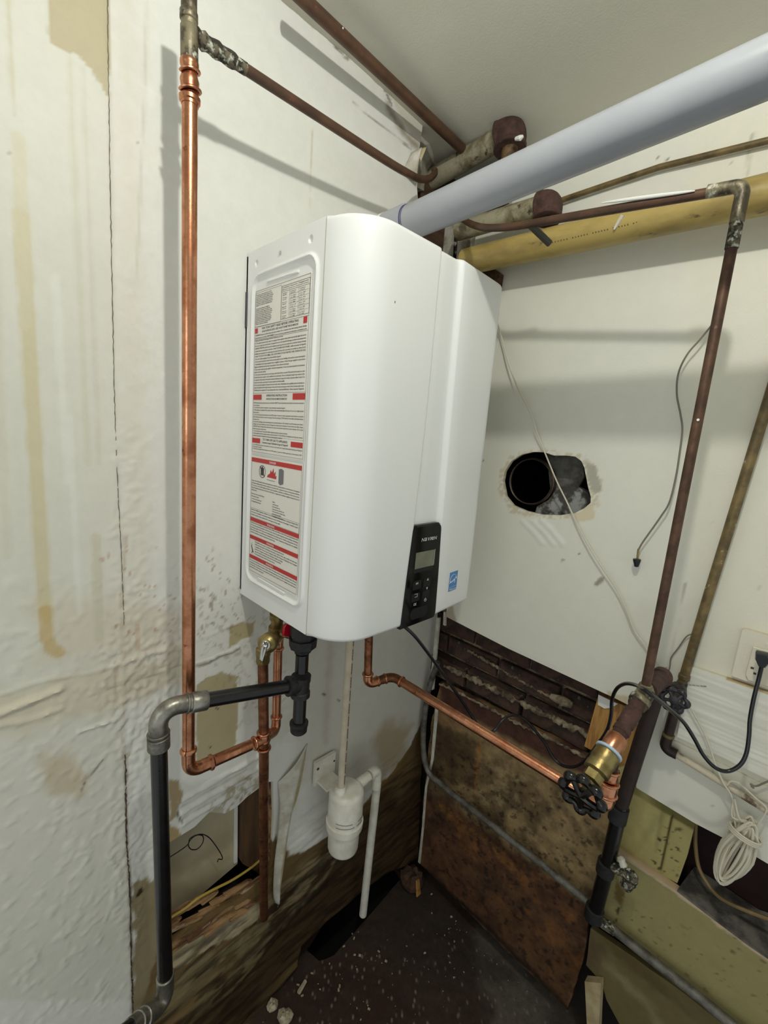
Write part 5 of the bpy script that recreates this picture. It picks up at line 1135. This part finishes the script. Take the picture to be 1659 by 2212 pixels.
mk('outlet_socket', G().lathe(o0, od, [(0,.0150),(.022,.0150),(.0225,.0135),(.040,.0135)], 24), WPL, t)
t = thing('drain_pipe', 'white plastic drain pipe bending down from the condensate trap', 'pipe', A(784,1975,.04))
mk('elbow', G().tube(fillet([o1-od*.028, o1, A(812,1700,.085)], .020), .0150, 24), WPL, t)
mk('pipe', G().tube([A(815,1690,.085), A(784,1975,.045)], .0122, 24), WPL, t)
t = thing('condensate_tube', 'cream plastic tube hanging from the heater into the condensate trap', 'tube', zat(it, 1702))
c_ = A(757,1370,.155)
mk('tube', G().tube([c_, A(737,1697,.092)], .0098, 22), mat('cream_plastic', (214,204,184), .4, 0, (198,186,164), 20), t)
sv = unit(M[0]*.85-M[2]*.6)*.0102; q0 = c_+sv; q1 = A(737,1697,.092)+sv; nd = 60
g = G()
for k in range(nd):
    if k % 5 == 4: continue
    g.tube([between(q0, q1, k/nd), between(q0, q1, (k+.75)/nd)], .0013, 5)
mk('printed_line', g, mat('brown_print', (112,82,66), .6), t, kind='stuff')

# ================================================================ CABLES AND OUTLET
def cable(name, label, pts, r_, m_, seg=8, cat='cable', n=8, group=None):
    return mk(name, G().tube(spline(pts, n), r_, seg), m_, None, label=label, cat=cat, group=group)
wp = [(1072,690,.015),(1085,735,.02),(1100,790,.024),(1122,845,.03),(1145,890,.03),(1160,935,.02),(1180,985,.008),(1203,1040,.008),(1225,1085,.008),(1250,1140,.012),(1275,1185,.016),(1300,1225,.016),(1330,1270,.014),(1352,1315,.012),(1368,1358,.010),(1390,1390,.01),(1408,1418,.008),(1428,1452,.004),(1440,1480,.02),(1475,1505,.026),(1506,1555,.026),(1528,1600,.026),(1545,1650,.03),(1562,1690,.034),(1580,1720,.036),(1586,1760,.036),(1590,1800,.036)]
cable('white_cable', 'thin white cable draped from behind the heater across the flue hole', [B(*q) for q in wp], .0019, WCAB)
gp = [(1562,640,.018),(1545,690,.022),(1515,730,.026),(1485,765,.028),(1466,805,.03),(1462,850,.03),(1470,895,.03),(1474,930,.028),(1468,980,.028),(1460,1030,.028),(1446,1085,.026),(1428,1115,.024),(1405,1148,.022),(1388,1172,.02),(1379,1188,.02)]
t = thing('hanging_wire', 'dark grey wire behind thin brown pipe with black connector at its end', 'wire', B(1378,1225,.02))
mk('wire', G().tube(spline([B(*q) for q in gp], 8), .0019, 8), GCAB, t)
mk('ferrule', G().tube([B(1379,1186,.02), B(1377,1208,.02)], .0024, 8), BRASS, t)
mk('connector', G().lathe(B(1376,1207,.02), B(1374,1232,.02)-B(1376,1207,.02), [(0,.0062),(.001,.0084),(.004,.0084),(.018,.0045),(.019,.002)], 10), CORD, t)
cable('loose_wire', 'short wire stub lying on the wall between brown and olive pipes', [B(*q) for q in [(1493,1370,.008),(1482,1376,.008),(1465,1400,.006),(1450,1420,.006),(1447,1440,.006),(1442,1456,.006)]], .0013, GCAB, cat='wire')
# black power cord
cp_ = [X(872,1352,-.335),X(890,1368,-.32),X(905,1385,-.30),X(930,1418,-.26),X(955,1453,-.22),X(985,1496,-.17),X(1012,1536,-.12),X(1036,1571,-.09),X(1052,1583,-.08),X(1068,1578,-.07),X(1080,1562,-.05),X(1094,1549,-.03),X(1112,1545,.0),X(1135,1555,.03),X(1160,1583,.06),X(1178,1607,.08),X(1192,1632,.09),X(1212,1652,.09),X(1238,1657,.08),X(1262,1645,.06),X(1288,1612,.04),X(1310,1580,.02),X(1320,1545,.01),X(1322,1512,.0),X(1332,1488,-.02),X(1350,1477,-.05),X(1374,1480,-.09),X(1396,1493,-.145),X(1420,1510,-.12),X(1450,1535,-.06),X(1478,1562,-.02),X(1500,1596,.0),X(1520,1632,.02),X(1545,1658,.03),X(1572,1666,.04),X(1598,1653,.05),X(1612,1628,.06),X(1618,1590,.07),X(1620,1555,.08),X(1628,1510,.09),X(1640,1462,.1),X(1646,1436,.10)]
t = thing('power_cord', 'black power cord looping from the control panel to the wall outlet', 'cord', cp_[34])
mk('cord', G().tube(spline(cp_, 7), .0036, 12), CORD, t)
pc = X(1650,1416,.108)
mk('plug', G().prism([X(1634,1404,.105),X(1662,1410,.105),X(1668,1424,.105),X(1655,1438,.105),X(1640,1434,.105),X(1633,1418,.105)], (-.02,0,0), .15), CORD, t, angle=25)
t = thing('wall_outlet', 'cream electrical outlet plate with plug on right wall', 'outlet', B(1640,1430,.015))
g = G().prism([X(1627,1396,.135),X(1700,1416,.135),X(1684,1490,.135),X(1616,1468,.135),X(1611,1456,.135)], (-.004,0,0), .03); mk('face_plate', g, mat('cream_plate', (222,216,196), .4), t, smooth=False)
g = G().prism([X(1622,1440,.1305),X(1629,1442,.1305),X(1628,1446,.1305),X(1621,1444,.1305)], (-.0004,0,0)); mk('socket_slot', g, INK, t, smooth=False)
g = G().prism([X(1628,1452,.1305),X(1634,1454,.1305),X(1633,1458,.1305),X(1627,1456,.1305)], (-.0004,0,0)); mk('socket_slot', g, INK, t, smooth=False)
mk('screw', G().lathe(X(1655,1392,.136), (-1,0,0), [(0,.0022),(.001,.002)], 10), WPL, t)
# coil of cable
cc = B(1588,1838,.035); mj = unit(B(1612,1795,.035)-B(1560,1885,.035)); mn = unit(np.cross(mj, [-1,0,0]))
t = thing('cable_coil', 'hank of cream cable tied at its top, hanging below white board', 'cable', B(1560,1895,.035))
rnd = random.Random(6)
for k in range(14):
    a = .080*rnd.uniform(.86,1.06); b = .026*rnd.uniform(.04,1.0); off_ = mn*rnd.uniform(-.006,.006)+np.array([rnd.uniform(-.012,.012),0,0]); pts = []
    for i in range(28):
        th = 2*math.pi*i/28; wv = 1-.35*max(0, math.cos(th)); pts.append(cc+mj*a*math.cos(th)*1.0+mn*b*math.sin(th)*wv+off_+np.array([.004*math.sin(2*th+k),0,0]))
    mk('loop', G().tube(pts, .0025, 7, closed=True), WCAB, t)
tp = cc+mj*.042; g = G()
for k in range(3): g.tube([tp+mj*(.004*k)+mn*.026*math.cos(a)+np.array([-1,0,0])*.017*math.sin(a) for a in np.linspace(0, 2*math.pi, 16)[:-1]], .0022, 6, closed=True)
mk('tie', g, WCAB, t)
g = G().tube(spline([tp+mj*.0, tp+mj*.03, B(1598,1770,.04), B(1586,1725,.036)], 5), .0019, 7); g.tube(spline([tp, tp+mj*.032-mn*.004, B(1582,1765,.04), B(1584,1725,.036)], 5), .0019, 7); g.tube(spline([tp, B(1627,1800,.04), B(1640,1822,.04)], 4), .0017, 7); mk('loose_end', g, WCAB, t)
cable('cable_tail', 'cream cable tail running from the hank to right edge', [B(*q) for q in [(1570,1696,.034),(1578,1688,.034),(1592,1690,.034),(1606,1700,.03),(1630,1722,.03),(1655,1745,.03),(1648,1765,.03),(1634,1785,.03)]], .0017, WCAB)
cable('grey_wire_end', 'twisted grey wire end entering at the right edge below outlet', [B(*q) for q in [(1622,1698,.02),(1628,1702,.02),(1622,1694,.02),(1634,1698,.02),(1659,1688,.02),(1720,1668,.02)]], .0018, GCAB, cat='wire')
cable('brown_cable', 'brownish cable hanging inside dark red cavity at lower right', [X(1503,1775,.2),X(1502,1820,.2),X(1508,1868,.2),X(1524,1902,.19),X(1552,1936,.18),X(1600,1962,.18),X(1680,1992,.18)], .0042, mat('brown_cable', (120,98,62), .5))
# wires in the left cavity
cable('black_wire_curl', 'thin black wire curled in a loop inside the left wall hole', [hit(x, y, 1, .03) for x, y in [(360,1856),(388,1838),(406,1824),(410,1812),(424,1804),(438,1806),(438,1820),(426,1834),(412,1834),(407,1822),(418,1808),(434,1802),(450,1808),(464,1824),(478,1846),(480,1856),(472,1856),(470,1862)]], .0012, CORD, cat='wire')
cable('yellow_cable', 'yellow cable crossing bottom of the left wall hole', [hit(x, y, 1, .02) for x, y in [(358,1990),(372,1980),(400,1962),(428,1940),(460,1922),(500,1902),(540,1876),(568,1852)]], .0030, YCAB)
cable('short_yellow_cable', 'short yellow cable end beneath the longer one in wall hole', [hit(x, y, 1, .035) for x, y in [(410,1960),(430,1950),(460,1942),(482,1938)]], .0028, YCAB)

# ================================================================ FLUE, DEBRIS
fc = X(1156,1040,.225); t = thing('flue_pipe', 'old round metal flue pipe seen inside the hole in right wall', 'flue', fc)
fr = rp(fc, 96); fd = unit([1,.0,.0])
g = G().lathe(fc-fd*.03, fd, [(0,fr*.97),(-.0015,fr),(0,fr*1.02),(.012,fr*1.02),(.013,fr),(.15,fr)], 44, cap=False); mk('pipe', g, FLUE, t); g = G().lathe(fc-fd*.026, fd, [(0,fr*.965),(.05,fr*.95),(.15,fr*.95),(.151,.002)], 44, cap=False); mk('flue_shade_lining', g, mat('flue_shade_black', (5,5,5), 1., spec=0), t)  # black inner sleeve paints the shade inside the flue
g = G().tube([fc-fd*.022+np.array([0,math.cos(a),math.sin(a)])*fr*1.01 for a in np.linspace(0,2*math.pi,41)[:-1]], .003, 8, closed=True); mk('rim', g, FLUE, t)
def lump(name, label, P, r_, m_, seed, cat='debris', fl=.6, group=None, stretch=(1,1)):
    rn = random.Random(seed); g_ = G(); v = []; f = []; n1, n2 = 7, 10
    for i in range(n1+1):
        ph = math.pi*i/n1
        for j in range(n2):
            th = 2*math.pi*j/n2; q = r_*rn.uniform(.78,1.15); v.append(np.array(P)+np.array([q*math.sin(ph)*math.cos(th)*stretch[0], q*math.sin(ph)*math.sin(th)*stretch[1], q*fl*(math.cos(ph)+.9)]))
    for i in range(n1):
        for j in range(n2): f.append((i*n2+j, (i+1)*n2+j, (i+1)*n2+(j+1) % n2, i*n2+(j+1) % n2))
    g_.add(v, f); return mk(name, g_, m_, None, label=label, cat=cat, angle=30, group=group)
lump('plaster_lump', 'small tan plaster lump on the floor, bottom left of centre', Z(588,2176,FZ), .016, CHIP, 1); lump('plaster_lump', 'larger tan plaster lump on the floor beside the smaller one', Z(616,2202,FZ), .021, CHIP, 2)
lump('dirt_clod', 'dark clod of dirt on the floor in far corner', Z(888,1912,FZ), .045, FLOORM if False else WOODD, 3, fl=.7)
p_ = Z(903,1934,FZ); mk('wood_sliver', G().prism([p_+np.array([-.010,0,.002]), p_+np.array([.010,0,.002]), p_+np.array([.008,.012,.055]), p_+np.array([-.006,.012,.058])], (.001,-.004,0)), PINE, None, smooth=False, label='pale wood sliver leaning on the dirt clod in corner', cat='debris')
p_ = Z(645,2148,FZ); q_ = Z(660,2122,FZ); mk('wood_chip', G().tube([p_+np.array([0,0,.006]), q_+np.array([0,0,.006])], [.006,.005], 5), CHIP, None, smooth=False, label='pale wood chip on the floor right of the plaster lumps', cat='debris')
rnd = random.Random(12); g = G()
for k in range(170):
    x_, y_ = rnd.choice([(rnd.gauss(700,90), rnd.gauss(2080,60)), (rnd.gauss(1000,110), rnd.gauss(2040,70)), (rnd.uniform(900,1180), rnd.gauss(0,10)), (rnd.uniform(560,1250), rnd.uniform(1980,2230))])
    if y_ < 300: y_ = 1890+(x_-900)*1.0+y_
    P = Z(x_, y_, FZ+.004)
    if P[1] > -.02 or P[0] > .19 or P[0] < -1.2: continue
    r_ = rnd.choice([.0009,.0012,.0012,.0016,.0022,.0036]); a = rnd.uniform(0, 6.28)
    g.box(P, (r_*2, r_*rnd.uniform(.8,1.6), r_*.8), [[math.cos(a),-math.sin(a),0],[math.sin(a),math.cos(a),0],[0,0,1]])
mk('plaster_crumbs', g, CHIP, None, smooth=False, label='scattered pale plaster crumbs over the dark floor', cat='debris', kind='stuff')
